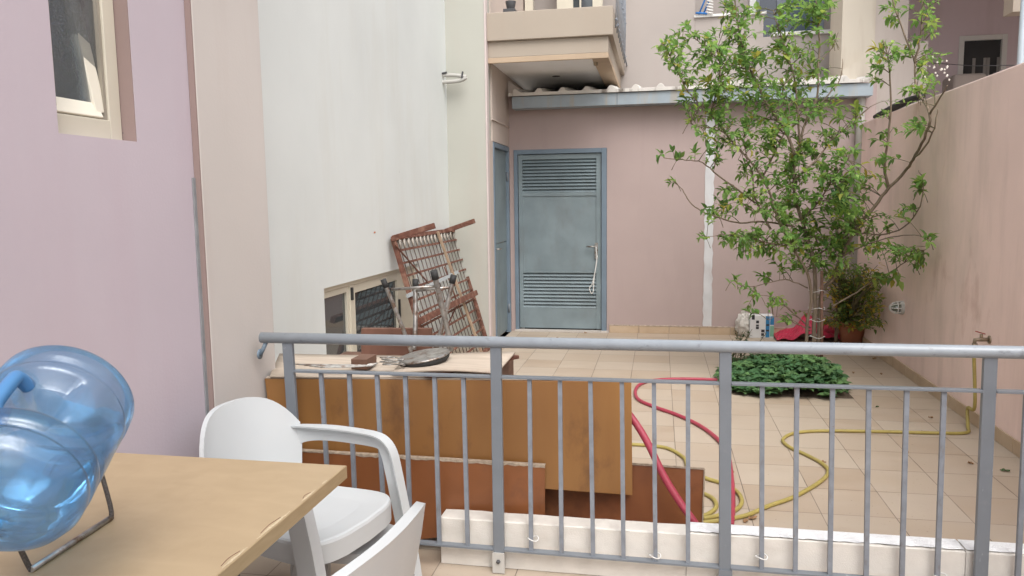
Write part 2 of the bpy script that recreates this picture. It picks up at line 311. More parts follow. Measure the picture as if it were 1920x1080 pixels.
# ------------------------------------------------------------------ wall helper: a slab with rectangular openings
def slab(mb, ax, front, back, u0, u1, z0, z1, holes=()):
    """ax 'x': plane X=front, u along Y.  ax 'y': plane Y=front, u along X."""
    us = sorted({u0, u1, *[h[0] for h in holes], *[h[1] for h in holes]}); zs = sorted({z0, z1, *[h[2] for h in holes], *[h[3] for h in holes]})
    us = [u for u in us if u0 <= u <= u1]; zs = [z for z in zs if z0 <= z <= z1]
    P = (lambda d, u, z: (d, u, z)) if ax == 'x' else (lambda d, u, z: (u, d, z))
    def solid(i, j):
        if not (0 <= i < len(us)-1 and 0 <= j < len(zs)-1): return False
        uc, zc = (us[i]+us[i+1])/2, (zs[j]+zs[j+1])/2
        return not any(h[0] < uc < h[1] and h[2] < zc < h[3] for h in holes)
    for i in range(len(us)-1):
        for j in range(len(zs)-1):
            if not solid(i, j): continue
            a, b, c, d = us[i], us[i+1], zs[j], zs[j+1]
            mb.add([P(front, a, c), P(front, b, c), P(front, b, d), P(front, a, d)], [(0, 1, 2, 3)])
            mb.add([P(back, a, c), P(back, b, c), P(back, b, d), P(back, a, d)], [(3, 2, 1, 0)])
            for (di, dj, e) in ((-1, 0, ((a, c), (a, d))), (1, 0, ((b, c), (b, d))), (0, -1, ((a, c), (b, c))), (0, 1, ((a, d), (b, d)))):
                if not solid(i+di, j+dj):
                    (p, q), (r, s) = e; mb.add([P(front, p, q), P(front, r, s), P(back, r, s), P(back, p, q)], [(0, 1, 2, 3)])
    return mb
def frame_rect(mb, ax, d0, d1, u0, u1, z0, z1, t, tb=None):
    tb = tb or t
    def b(a, c, e, g):
        if ax == 'x': mb.box(min(d0, d1), max(d0, d1), a, c, e, g)
        else: mb.box(a, c, min(d0, d1), max(d0, d1), e, g)
    b(u0, u0+t, z0, z1); b(u1-t, u1, z0, z1); b(u0+t, u1-t, z0, z0+tb); b(u0+t, u1-t, z1-t, z1); return mb

# ================================================================== SETTING
g = MB(); g.add([(-300, -300, -.03), (300, -300, -.03), (300, 300, -.03), (-300, 300, -.03)], [(0, 1, 2, 3)])
tag(g.build('ground', mat('bare_ground', (.3, .27, .23), rough=.95)), kind='structure')
XR, YB, XP, XW, XS, YC = 2.05, 8.62, -1.70, -2.10, -1.685, 7.50
g = MB(); g.add([(-2.3, -4, 0), (XR+.1, -4, 0), (XR+.1, YB+.1, 0), (-2.3, YB+.1, 0)], [(0, 1, 2, 3)])
tag(g.build('courtyard_floor', tile_mat()), kind='structure')
g = MB(); random.seed(4); nx, ny = 14, 18; P = []
for i in range(nx+1):
    P.append([(.57+.87*i/nx, 5.93+1.3*j/ny, .004+(.0 if i in (0, nx) or j in (0, ny) else random.uniform(.005, .03))) for j in range(ny+1)])
g.grid(P); tag(g.build('planting_bed_soil', SOIL), kind='structure')

# ---- near house on the left
h1 = thing('pink_house', (XP, 0, 0), 'lavender pink house wall on the left with small window and beige pilaster', 'house')
wb, wt = 1.70, 2.75
pa, pb = onx(98, 100, XP).y, onx(258, 266, XP).y
win = (pa, pb, onx(258, 266, XP).z, 2.62)
slab(MB(), 'x', XP, XP-.10, -4, 2.585, 0, 6, [win]).build('wall', PINK, h1)
g = MB(); g.box(XP-.3, XP+.026, 2.585, 3.07, 0, 6.2); g.build('pilaster', BEIGE, h1, bev=.006)
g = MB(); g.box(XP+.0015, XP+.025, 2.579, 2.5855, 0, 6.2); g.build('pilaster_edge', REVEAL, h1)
g = MB(); g.box(XP+.001, XP+.006, 2.563, 2.579, 0, onx(392, 335, XP).z); g.build('wall_strip', mat('grey_strip', (.24, .25, .26), rough=.6, var=.15, scale=20), h1)
# reveal skin of the opening (painted brown pink)
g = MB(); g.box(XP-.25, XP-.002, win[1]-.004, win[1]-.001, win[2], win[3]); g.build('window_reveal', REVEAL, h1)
fx = XP-.05
w1 = frame_rect(MB(), 'x', fx, fx-.05, win[0], win[1]-.006, win[2]+.003, win[3]-.003, .055, .062).build('window_frame', ALU, h1, bev=.003)
frame_rect(MB(), 'x', fx-.008, fx-.04, win[0]+.055, win[1]-.061, win[2]+.065, win[3]-.06, .012).build('glazing_bead', mat('grey_bead', (.30, .27, .22), rough=.5), w1)
g = MB(); g.box(fx-.028, fx-.022, win[0]+.06, win[1]-.066, win[2]+.072, win[3]-.062); g.build('pane', thinclear('wet_glass', (.86, .88, .90), gloss=.04, diff=(.30, .31, .32), damt=.10, nb=.08, db=.3), w1)
g = MB(); c_ = Vector((fx, (win[0]+win[1])/2+.17, win[2]+.03)); g.lathe([(0, .002), (.005, .002), (.005, 0)], Matrix.Translation(c_) @ Matrix.Rotation(R_(90), 4, 'Y'), 10); g.build('screw', IRON, w1)
# open inner sash leaning inwards
g = MB(); y0, y1, z0 = win[0]-.06, win[1]-.085, win[2]+.085
def sashp(y, t, o=0): return Vector((fx-.034-o-t*.05, y+t*-.085, z0+t*.60))
for (a, b) in (((y0, 0), (y1, 0)), ((y0, 1), (y1, 1)), ((y0, 0), (y0, 1)), ((y1, 0), (y1, 1))):
    g.bar(sashp(*a), sashp(*b), .05, .05, up=(.7, 0, .3))
s_ = g.build('inner_sash', mat('sash_paint', (.82, .78, .66), rough=.5), h1, bev=.003)
g = MB(); g.add([sashp(y0, 0), sashp(y1, 0), sashp(y1, 1), sashp(y0, 1)], [(0, 1, 2, 3)]); g.build('sash_pane', glass('sash_glass', (.24, .31, .38), .2), s_, solid=.004)
g = MB(); g.box(XP-1.4, XP-1.38, win[0]-.8, win[1]+.8, 1.2, 3.2); g.build('room_wall', mat('room_dim', (.3, .3, .32), rough=.9), h1)

# ---- white house
h2 = thing('white_house', (XW, 5, 0), 'tall white and cream plastered house with low sliding window, side steel door and a balcony', 'house')
wz = onx(608, 541, XW).z
ww = (onx(608, 560, XW).y, onx(785, 500, XW).y, .08, wz)
slab(MB(), 'x', XW, XW-.3, 3.071, YC, 0, 6.5, [ww]).build('wall', WHITE, h2)
g = MB(); g.box(XW+.001, XS-.02, YC, YC+.25, 0, 6.5); g.build('return_wall', CREAM, h2)
g = MB(); g.box(XS-.019, XS, YC-.004, YC+.09, 0, 6.5); g.build('corner_strip', stucco('corner_plaster', (.60, .52, .50)), h2, bev=.004)
dy0, dy1, dz1 = 7.62, 8.56, onx(921, 266, XS).z
slab(MB(), 'x', XS-.003, XS-.25, YC+.25, YB, 0, 2.86, [(YC+.25, 8.58, 0, 2.12)]).build('side_wall', SIDEW, h2)
slab(MB(), 'x', XS-.003, XS-.25, YC+.25, 10, 2.86, 6.5).build('upper_wall', SIDEW, h2)
g = MB(); g.box(XS-.004, XS+.012, YC+.2, YB, 2.33, 2.345); g.build('wall_ledge', SIDEW, h2)
g = MB(); g.box(XS-.05, XS-.003, YC+.09, YC+.25, 0, 2.12); g.build('door_jamb_strip', SIDEW, h2)
# low window
fx = XW-.05
wf = frame_rect(MB(), 'x', fx+.02, fx-.05, ww[0], ww[1], ww[2], ww[3], .035, .04)
ym = onx(668, 600, XW).y
wf.box(fx-.05, fx+.02, ym-.02, ym+.02, ww[2]+.04, ww[3]-.035)
wf = wf.build('window_frame', ALU, h2, bev=.003)
for k, (a, b) in enumerate(((ww[0]+.035, ym-.02), (ym+.02, ww[1]-.035))):
    c = a+(b-a)*.73 if k else b
    frame_rect(MB(), 'x', fx+.012, fx-.03, a+.004, c, ww[2]+.042, ww[3]-.037, .062 if k else .04).build('sash', ALU, wf, bev=.003)
    t = .062 if k else .04
    g = MB(); g.box(fx-.012, fx-.006, a+t, c-t+.004, ww[2]+.04+t, ww[3]-.035-t); g.build('pane', GLASS, wf)
    if k:
        g = MB(); g.box(fx-.03, fx+.0, c+.002, b-.002, ww[2]+.042, ww[3]-.037); g.build('panel', ALU, wf)
g = MB(); g.box(fx+.013, fx+.035, ym-.012, ym+.012, ww[3]-.14, ww[3]-.05); g.build('latch', RUBBER, wf, bev=.004)
c = ym+.02+(ww[1]-.035-ym-.02)*.70; g = MB(); g.box(fx+.013, fx+.03, c-.008, c+.010, .45, .70); g.build('latch', RUBBER, wf, bev=.003)
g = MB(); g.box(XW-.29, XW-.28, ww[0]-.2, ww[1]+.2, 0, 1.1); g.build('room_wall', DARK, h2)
# side door (steel) in the return wall
sd = MB(); frame_rect(sd, 'x', XS-.06, XS+.008, YC+.252, 8.575, -.05, 2.11, .05)
sd = sd.build('door_frame', STEELD, h2, bev=.004)
g = MB(); g.box(XS-.05, XS-.028, YC+.305, 8.52, .03, 1.045); g.box(XS-.05, XS-.024, YC+.305, 8.52, 1.055, 2.055); dl = g.build('door', STEELB, h2, bev=.003)
for z in (.28, 1.78):
    g = MB(); g.tube([(XS-.01, 8.53, z-.05), (XS-.01, 8.53, z+.05)], .014, 8); g.build('hinge', RAILM, dl)
g = MB(); g.tube([(XS-.024, 7.86, 1.0), (XS+.03, 7.86, 1.0), (XS+.03, 7.96, 1.0)], .008, 8); g.build('handle', CHROME, dl)
# balcony
BX0, BY0, BY1 = XS, YC+.02, 10.0
bx1 = ony(1140, 103, BY0).x
bz0, bz1, bz2 = ony(1140, 106, BY0).z, ony(1143, 64, BY0).z, ony(1145, 9, BY0).z
g = MB(); g.box(BX0, bx1, BY0+.06, BY1, bz0+.05, bz1); g.box(BX0-.0, bx1+.045, BY0+.02, BY1, bz1, bz2); bal = g.build('balcony', PALE, h2, bev=.006)
frame_rect_mb = MB(); t = .11
frame_rect_mb.box(BX0, bx1, BY0+.06, BY0+.06+.03, bz0, bz0+.052); frame_rect_mb.box(bx1-.16, bx1, BY0+.09, BY1, bz0, bz0+.052)
frame_rect_mb.build('drip_edge', stucco('drip_plaster', (.47, .36, .26), amt=.5), bal, bev=.004)
g = MB(); g.box(BX0, bx1-.16, BY0+.09, BY1, bz0+.03, bz0+.049); g.build('soffit', SOFFIT, bal)
p = onp(1043, 143, Vector((0, 0, bz0+.03)), Vector((0, 0, 1))); g = MB(); g.lathe([(0, 0), (.045, -.002), (.05, .006)], Matrix.Translation(p), 20); g.build('spotlight', IRON, bal)
p = onp(1117, 117, Vector((0, 0, bz0+.0)), Vector((0, 0, 1))); g = MB(); g.lathe([(0, -.035), (.02, -.03), (.024, 0), (.03, .02)], Matrix.Translation(p), 14); g.build('drip_spout', BRASS, bal)
g = MB(); ry = [BY0+.3+.25*k for k in range(9)]
for k, y in enumerate(ry):
    g.tube([(bx1+.055, y, bz1+.12), (bx1+.065, y, bz1+.5), (bx1+.06, y, bz2+.9)], .006, 6)
    for z in (bz1+.2, bz1+.6): g.lathe([(0, -.02), (.018, 0), (0, .02)], Matrix.Translation((bx1+.062, y, z)), 8)
g.bar((bx1+.06, BY0+.2, bz2+.9), (bx1+.06, BY1, bz2+.9), .04, .03); g.bar((bx1+.075, BY0+.2, bz1+.12), (bx1+.075, BY1, bz1+.12), .015, .012)
g.build('railing', BALM, bal)
g = MB(); g.box(BX0+.15, BX0+.27, BY0+.1, BY0+.3, bz2, bz2+.05); g.lathe([(.03, .05), (.04, .07), (.055, .14), (0, .14)], Matrix.Translation((BX0+.21, BY0+.2, bz2)), 12); g.build('post_foot', IRON, bal, bev=.004)
g = MB()
for u0, u1 in ((.02, .12), (.42, .62), (.70, .72), (.86, .98)): g.box(BX0+u0, BX0+u1, BY1-.35, BY1-.25, bz2-.2, bz2+2.2)
g.build('balcony_door_frame', ALU, bal)
g = MB(); g.box(BX0+.62, BX0+.86, BY1-.32, BY1-.3, bz2-.2, bz2+2.2); g.build('balcony_door_pane', GLASS, bal)
# clamp stub of old white pipes sticking out of the white wall
ps = ony(836, 148, 7.38); ps.x = XW
st = thing('pipe_stub', (XW, ps.y, ps.z), 'broken off pair of white pipe ends sticking out of the white wall', 'pipe')
for dz, ln in ((.035, .24), (-.03, .24)):
    g = MB(); pts = smooth_path([(XW-.05, ps.y, ps.z+dz), (XW+.12, ps.y, ps.z+dz*.9), (XW+.2, ps.y, ps.z+dz*.5), (XW+ln, ps.y, ps.z+.01)], 4)
    g.tube(pts, [.02]*(len(pts)-1)+[.012], 10); g.build('pipe', WPIPE, st)
for (a_, b_) in (((XW+.0, ps.y-.02, ps.z+.05), (XW+.05, ps.y-.02, ps.z+.06)), ((XW+.2, ps.y-.02, ps.z-.0), (XW+.21, ps.y-.02, ps.z+.06))):
    g = MB(); g.bar(a_, b_, .02, .013); g.build('bracket', IRON, st)
om = onx(702, 436, XW); g = MB(); g.add([(XW+.002, om.y-.02, om.z-.004), (XW+.002, om.y+.012, om.z-.006), (XW+.002, om.y+.025, om.z+.006), (XW+.002, om.y-.01, om.z+.008)], [(0, 1, 2, 3)]); g.build('paint_mark', mat('orange_mark', (.55, .18, .08)), h2)

# ---- utility room with corrugated roof
h3 = thing('utility_room', (0, YB, 0), 'low dusty pink utility room across the back with grey louvred door, gutter and corrugated roof', 'outbuilding')
DX0, DX1 = ony(963, 300, YB).x, ony(1138, 300, YB).x; DZ = ony(1137, 277, YB).z
slab(MB(), 'y', YB, YB+.2, XS-.1, XR+.15, 0, 2.69, [(DX0, DX1, 0, DZ)]).build('wall', UTIL, h3)
g = MB(); x = DX1+.03
while x < XR-.02:
    x2 = min(x+.330, XR-.005); g.box(x, x2, YB-.012, YB-.0005, 0, .082); x = x2+.004
g.build('skirting', SKIRT, h3, bev=.003)
g = MB(); g.box(DX1+.03, XR-.01, YB-.0145, YB-.0005, .083, .093); g.build('skirting_mortar', mat('mortar', (.45, .37, .31), rough=.95, var=.3, scale=40), h3)
fr = MB(); fr.box(DX0+.002, DX0+.045, YB-.012, YB+.12, .0, DZ); fr.box(DX1-.06, DX1-.002, YB-.012, YB+.12, 0, DZ); fr.box(DX0+.045, DX1-.06, YB-.012, YB+.12, DZ-.05, DZ-.001)
fr = fr.build('door_frame', STEELD, h3, bev=.003)
lx0, lx1, ly = DX0+.05, DX1-.066, YB+.015
Zp = lambda y: ony(1050, y, YB).z
g = MB(); zt, zb = DZ-.056, .035
ix0, ix1 = lx0+.045, lx1-.055
g.box(lx0, ix0, ly, ly+.04, zb, zt); g.box(ix1, lx1, ly, ly+.04, zb, zt)
zs = [Zp(298), Zp(361), Zp(512), Zp(578)]
g.box(ix0, ix1, ly, ly+.04, zs[0], zt); g.box(ix0, ix1, ly, ly+.04, zs[1]-.04, zs[1]); g.box(ix0, ix1, ly, ly+.04, zs[2], zs[2]+.02)
door = g.build('door', STEELB, h3, bev=.002)
g = MB(); g.box(ix0, ix1, ly+.006, ly+.03, zb, zs[3]-.001)
# pressed middle panel: a shallow four-sided pyramid crease
za, zc = zs[2]+.021, zs[1]-.041; cxm, czm = (ix0+ix1)/2, (za+zc)/2
g.add([(ix0, ly+.010, za), (ix1, ly+.010, za), (ix1, ly+.010, zc), (ix0, ly+.010, zc), (cxm, ly+.002, czm)], [(0, 1, 4), (1, 2, 4), (2, 3, 4), (3, 0, 4)])
g.build('door_panel', STEELB, door, solid=.0)
g = MB()
for (a, b) in ((zs[1], zs[0]), (zs[3], zs[2])):
    n = 10
    for k in range(n):
        z = a+(b-a)*(k+.0)/n; h = (b-a)/n
        g.hexa([(ix0, ly+.004, z+.002), (ix1, ly+.004, z+.002), (ix1, ly+.007, z+.002), (ix0, ly+.007, z+.002)],
               [(ix0, ly+.032, z+h*.95), (ix1, ly+.032, z+h*.95), (ix1, ly+.035, z+h*.95), (ix0, ly+.035, z+h*.95)])
g.build('louvre', STEELB, door)
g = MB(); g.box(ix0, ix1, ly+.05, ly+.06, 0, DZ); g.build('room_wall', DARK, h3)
hp = ony(1118, 462, ly-.01); g = MB(); g.tube([hp+Vector((0, .03, 0)), hp+Vector((0, -.035, 0)), hp+Vector((-.11, -.035, 0))], .009, 8); g.box(hp.x-.018, hp.x+.018, ly-.005, ly-.0005, hp.z-.14, hp.z+.04); g.build('door_handle', CHROME, door)
g = MB(); g.box(DX0, DX1+.02, YB-.06, YB+.02, .001, .02); g.build('threshold', mat('threshold_stone', (.5, .46, .42), rough=.8), h3)
st = tag(MB().tube(smooth_path([hp+Vector((.0, -.05, .0)), hp+Vector((.01, -.055, -.15)), hp+Vector((-.02, -.05, -.35)), hp+Vector((-.03, -.05, -.5)), hp+Vector((-.05, -.05, -.53)), hp+Vector((-.075, -.05, -.47)), hp+Vector((-.04, -.052, -.42)), hp+Vector((-.005, -.055, -.25)), hp+Vector((.015, -.055, -.1))], 5), .006, 6).build('string', STRING), 'loop of white string hanging from the handle of the louvred door', 'string')
# gutter & roof
GY = 8.42
g0, g1 = ony(960, 203, GY), ony(1637, 180, GY)
g = MB(); zb, zt = (g0.z+g1.z)/2, (ony(960, 180, GY).z+ony(1635, 157, GY).z)/2; gx0, gx1 = g0.x, g1.x
g.box(gx0, gx1, GY, GY+.012, zb, zt); g.box(gx0, gx1, GY+.012, YB-.01, zb, zb+.012); g.box(gx0, gx0+.01, GY+.012, YB-.01, zb+.012, zt); g.box(gx1-.01, gx1, GY+.012, YB-.01, zb+.012, zt)
gut = g.build('gutter', GUTTER, h3, bev=.003)
for xs in (ony(1157, 190, GY).x,):
    g = MB(); g.box(xs-.004, xs+.004, GY-.003, GY+.0, zb, zt); g.build('joint', STEELD, gut)
g = MB(); P1, P2, P3 = [], [], []
n = 260; per = .262
for i in range(n+1):
    x = gx0-.04+(gx1-gx0-.0)*i/n; ph = ((x-gx0-.17) % per)/per; dd = abs(ph-.5)*per
    b_ = .042*max(0, math.cos(min(dd/.042, 1)*math.pi/2))**.9
    P1.append((x, GY-.02, zt+.036+b_)); P2.append((x, 10.0, zt+.24+b_)); P3.append((x, GY-.02, zt+.005))
g.grid([P1, P2]); g.grid([P3, P1], False)
g.build('roof', SHEET, h3, solid=.008)
# downpipe and the painted white strip
g = MB(); a, b = ony(1614, 195, YB-.05), ony(1603, 560, YB-.05); g.tube([a+Vector((0, -.02, .15)), a, b], .042, 12)
dp = g.build('downpipe', WPIPE, h3)
g = MB(); pe = ony(1612, 512, YB-.05); g.tube(smooth_path([pe+Vector((-.02, .04, 0)), pe+Vector((-.02, -.04, .01)), pe+Vector((.04, -.06, 0)), pe+Vector((.10, -.05, -.03)), pe+Vector((.10, 0, -.05))], 4), .035, 10); g.build('pipe_elbow', mat('pink_pipe', (.46, .32, .29), rough=.6), h3)
random.seed(3); g = MB(); zz = [ony(1330, y, YB).z for y in range(210, 620, 12)]; L_, R2 = [], []
for k, z in enumerate(zz):
    xc = ony(1328+ (0 if k % 2 else 1), 450, YB).x + .0; wv = .045+random.uniform(-.006, .006); L_.append((xc-wv, YB-.0035, z)); R2.append((xc+wv, YB-.0035, z))
g.grid([L_, R2], False); g.build('paint_strip', mat('white_filler', (.58, .58, .59), rough=.8, var=.08, dirt=(.5, .42, .4), dirt_amt=.5, dirt_scale=(12, 12, 3)), h3, solid=.002)

# ---- upper facade behind the utility room
FY = 10.0
fx0, fx1 = XS-.25, ony(1578, 60, FY).x; fo = ony(1303, 30, FY).x; fm = ony(1432, 30, FY).x
fz1, fz2 = ony(1500, 66, FY).z, ony(1370, 30, FY).z
h4 = thing('rear_house', (0, FY, 0), 'upper storey of a pale pink house behind the utility room with a recessed loggia', 'house')
slab(MB(), 'y', FY, FY+.25, fx0, fx1, 0, 7, [(fo, fx1, fz1, 7)]).build('wall', FACADE, h4)
g = MB(); g.box(fo, fm, FY+.002, FY+.2, fz1, fz2); g.build('parapet', FACADE, h4, bev=.005)
g = MB(); g.box(fo-.01, fm+.03, FY-.03, FY+.22, fz2, fz2+.03); g.box(fm+.1, fx1, FY-.03, FY+.2, fz1, fz1+.045); g.build('coping', WHITEP, h4, bev=.004)
g = MB(); g.box(fo, fx1+.6, FY+.9, FY+1.0, 2.4, 7); g.box(fo-.1, fo-.005, FY+.25, FY+1, 2.4, 7); g.build('loggia_wall', FACADE, h4)
xa, xb, xc2, xd = [ony(x, 30, FY+.88).x for x in (1409, 1416, 1463, 1545)]
g = MB(); g.box(xa-.03, xb, FY+.84, FY+.899, 2.5, 5.2); g.build('window_post', WHITEP, h4)
fr = MB(); frame_rect(fr, 'y', FY+.85, FY+.899, xb, xc2, 2.9, 5.2, .05); frame_rect(fr, 'y', FY+.85, FY+.899, xc2, xd, 2.9, 5.2, .06)
fr = fr.build('window_frame', mat('bluegrey_frame', (.22, .25, .29), rough=.5), h4)
g = MB(); g.box(xb+.05, xc2-.05, FY+.875, FY+.88, 2.95, 5.15); g.build('pane', glass('navy_glass', (.035, .045, .07), .06), fr)
g = MB(); g.box(xc2+.06, xd-.06, FY+.875, FY+.88, 2.96, 5.14); g.build('pane', GLASSB, fr)
g = MB(); g.tube([ony(1562, 0, FY+.85), ony(1562, 66, FY+.85)], .012, 6); g.build('cable', IRON, h4)
# blue folded frame on the parapet
pr = ony(1318, 27, FY-.03)
dr = thing('drying_rack', (pr.x, FY, fz2+.03), 'blue and white folded drying rack hung over the loggia parapet', 'drying rack')
g = MB()
for o in (0, .055): g.tube([(pr.x-.05+o, FY-.04, fz2+.03), (pr.x+.08+o, FY-.02, fz2+.35)], .011, 6)
g.tube([(pr.x-.09, FY-.045, fz2+.05), (pr.x+.05, FY-.045, fz2+.035)], .012, 6); g.build('rack_frame', BLUECLOTH, dr)
g = MB()
for k in range(6): g.tube([(pr.x+.04, FY-.05, fz2+.05+.035*k), (pr.x+.12, FY-.05, fz2+.03+.035*k)], .009, 6)
g.build('rack_wire', WHITEP, dr)

# ---- cream gable end to the right
h5 = thing('cream_gable_house', (2.3, 9.2, 0), 'stained cream plaster house end between the loggia and the shaded recess', 'house')
GYY = 9.0
c0, c1, c2, c3 = [ony(x, 80, GYY).x for x in (1578, 1640, 1702, 1741)]
g = MB(); g.box(c0, c1, GYY, GYY+.6, 0, 7); g.build('gable_wall', OLDCREAM, h5)
g = MB(); g.prism([(c0-.0, GYY-.1, 2.5), (c1+.004, GYY-.1, 2.5), (c1+.004, GYY-.1, ony(1640, 98, GYY).z), (c0, GYY-.1, ony(1580, 133, GYY).z)], (0, .098, 0)); g.build('sloped_buttress', OLDCREAM, h5)
g = MB(); g.box(c1+.001, c2, GYY+.01, GYY+.6, 0, 7); g.box(c2, c3, GYY+.01, GYY+.6, 0, ony(1720, 77, GYY).z); g.build('side_wall', stucco('greyed_cream', (.54, .48, .44), amt=.3), h5)

# ---- shaded neighbour on the right
h6 = thing('neighbour_house', (5, 11, 0), 'brownish grey neighbour house wall in shade above the boundary wall with a white window', 'house')
NY = 11.0
n0, n1, nb, ntp = ony(1797, 100, NY).x, ony(1887, 100, NY).x, 2.55, ony(1840, 66, NY).z
slab(MB(), 'y', NY, NY+.3, 2.4, 9, 0, 7, [(n0, n1, nb, ntp)]).build('wall', SHADEP, h6)
nf = frame_rect(MB(), 'y', NY-.02, NY+.06, n0, n1, nb, ntp, .06).build('window_frame', WHITEP, h6, bev=.004)
g = MB(); g.box(n0+.06, n1-.06, NY+.03, NY+.04, nb+.06, ntp-.06); g.build('pane', glass('dim_glass', (.05, .055, .06), .05), nf)
g = MB()
for u in (.32, .55, .62, .83): g.box(n0+(n1-n0)*u, n0+(n1-n0)*u+.035, NY+.021, NY+.0299, nb+.07, ntp-.28)
g.build('reflected_frame', mat('dim_reflection', (.28, .27, .26), rough=.5), nf)  # dim bars on the glass stand in for another window's reflection
g = MB(); g.box(2.4, 9, 7.5, NY-.001, 4.6, 4.8); g.box(4.6, 4.8, 7.5, 7.8, 3.85, 4.6); g.build('balcony_slab', PALE, h6)
p0 = ony(1899, 22, 7.9); g = MB(); g.box(p0.x, 9, 7.9, 8.1, p0.z, 4.599); g.build('slab_upstand', PALE, h6)
g = MB(); g.box(9, 9.3, 3, NY, 0, 7); g.build('side_wall', SHADEP, h6)
pp = ony(1911, 110, 7.6); pole = tag(MB().tube([(pp.x, 7.6, 0), (pp.x+.02, 7.6, 4.6)], .028, 12).build('metal_pole', POLE), 'pale grey metal pole standing behind the boundary wall at the right edge', 'pole')
bp_ = ony(1820, 150, 9.5); g = MB(); g.box(bp_.x-.17, bp_.x+.17, 9.5, 9.9, 0, ony(1820, 137, 9.5).z); tag(g.build('garden_pillar', stucco('pillar_plaster', (.42, .36, .33)), bev=.04, seg=4), 'rounded pale plaster pillar in front of the white neighbour window', 'pillar')
g = MB(); a, b = ony(1745, 118, 9.3), ony(1925, 122, 7.7); g.tube([a, (a+b)/2+Vector((0, 0, -.02)), b], .004, 5); tag(g.build('clothes_line', IRON), 'thin dark clothes line strung in front of the neighbour window', 'clothes line')

# ---- boundary wall
h7 = thing('boundary_wall', (XR, 4, 0), 'weathered faded pink boundary wall with reddish stains along the right side', 'wall')
rz = onx(1786, 166, XR).z
g = MB(); g.box(XR, XR+.2, -4, YB-.001, 0, rz); g.build('wall', RIGHTW, h7, bev=.012)
g = MB(); y = -3.9
while y < YB-.05: y2 = min(y+.33, YB-.02); g.box(XR-.012, XR-.0005, y, y2, 0, .088); y = y2+.004
g.build('skirting', SKIRT, h7, bev=.003)
pts = [onx(1640, 219, XR+.02), onx(1673, 203, XR+.02), onx(1706, 188, XR+.03), onx(1732, 180, XR+.06)]
g = MB(); sp = smooth_path(pts, 6); g.tube(sp, [.018+.016*math.sin(math.pi*i/(len(sp)-1)) for i in range(len(sp))], 10); tag(g.build('insulated_pipe', RUBBER), 'black insulated pipe lying on top of the boundary wall behind the tree', 'pipe')

# ================================================================== RAILING
RY = 2.88
rl = thing('railing', (-1.66, RY, 0), 'blue grey steel railing with thin balusters crossing the whole terrace', 'railing')
zl, zr = ony(490, 633, RY), ony(1920, 661, RY); ze = zr+(zr-zl)*.45
g = MB(); g.tube([zl, zr, ze], .0225, 20); g.build('handrail', mat('skylit_handrail_paint', (.30, .335, .37), rough=.33, var=.07, scale=14, spec=.55, dirt=(.16, .17, .18), dirt_amt=.5, dirt_scale=(28, 40, 40), dirt_lo=.60, dirt_hi=.68), rl)  # lighter than the posts: sky light on the tube put into its colour
def railz(x): return zl.z+(zr.z-zl.z)*(x-zl.x)/(zr.x-zl.x)
g = MB(); g.tube([zl+Vector((.02, 0, -.02)), zl+Vector((.005, 0, -.05)), zl+Vector((-.01, 0, -.075))], .009, 8); g.lathe([(0, .004), (.022, .004), (.022, 0)], Matrix.Translation(zl+Vector((-.012, 0, -.07))) @ Matrix.Rotation(R_(90), 4, 'Y'), 14); g.build('wall_bracket', STEELD, rl)
Zm0, Zm1 = ony(550, 695, RY), ony(1920, 735, RY); Zb0, Zb1 = ony(780, 1016, RY), ony(1560, 1079, RY)
def lin(a, b, x): return a.z+(b.z-a.z)*(x-a.x)/(b.x-a.x)
posts = [((541, 660), (563, 1000)), ((930, 660), (936, 1040)), ((1360, 670), (1359, 1060)), ((1856, 680), (1839, 1060))]
px = []
for (a, b) in posts:
    A, B = ony(*a, RY), ony(*b, RY); d_ = (A-B).normalized()
    top = A+d_*((railz(A.x)-.018-A.z)/d_.z); bot = B+d_*((.004-B.z)/d_.z); px.append((top, bot))
px.append((px[3][0]+Vector((1.0, 0, 0)), px[3][1]+Vector((1.0, 0, 0))))
for k, (t_, b_) in enumerate(px):
    g = MB(); g.bar(b_, t_, .044, .020, up=(0, 1, 0)); o = g.build('post', RAILM, rl, bev=.002)
    g = MB(); g.bar(b_+Vector((0, -.014, .0)), b_+Vector((0, -.014, .085)), .05, .006, up=(0, 1, 0)); q = g.build('foot_plate', WPIPE if k == 1 else RAILM, o)
    g = MB(); g.lathe([(0, .008), (.008, .008), (.009, 0)], Matrix.Translation(b_+Vector((0, -.017, .05))) @ Matrix.Rotation(R_(90), 4, 'X'), 6); g.build('bolt', IRON, q)
def at_z(pr, z): t_, b_ = pr; return b_+(t_-b_)*((z-b_.z)/(t_.z-b_.z))
for i in range(4):
    for (q0, q1, nm) in ((Zm0, Zm1, 'mid_rail'), (Zb0, Zb1, 'bottom_rail')):
        a = at_z(px[i], .5); za = lin(q0, q1, a.x); a = at_z(px[i], za)+Vector((.022, 0, 0)); b = at_z(px[i+1], lin(q0, q1, px[i+1][0].x))+Vector((-.022, 0, 0))
        g = MB(); g.bar(a, b, .032, .009, up=(0, 0, 1)); g.build(nm, RAILM, rl, bev=.001)
bal_ = [((602, 702), (612, 860)), ((655, 703), (664, 900)), ((707, 705), (718, 930)), ((760, 706), (770, 1000)), ((815, 708), (824, 1010)), ((869, 710), (877, 1015)),
        ((993, 712), (996, 1025)), ((1050, 713), (1053, 1030)), ((1107, 715), (1112, 1035)), ((1166, 716), (1169, 1040)), ((1226, 718), (1229, 1045)), ((1290, 720), (1290, 1050)),
        ((1429, 725), (1428, 1060)), ((1494, 727), (1491, 1065)), ((1561, 729), (1556, 1068)), ((1629, 731), (1624, 1072)), ((1700, 733), (1691, 1076)), ((1770, 735), (1757, 1080)),
        ((1925, 740), (1908, 1080)), ((2000, 740), (1985, 1080))]
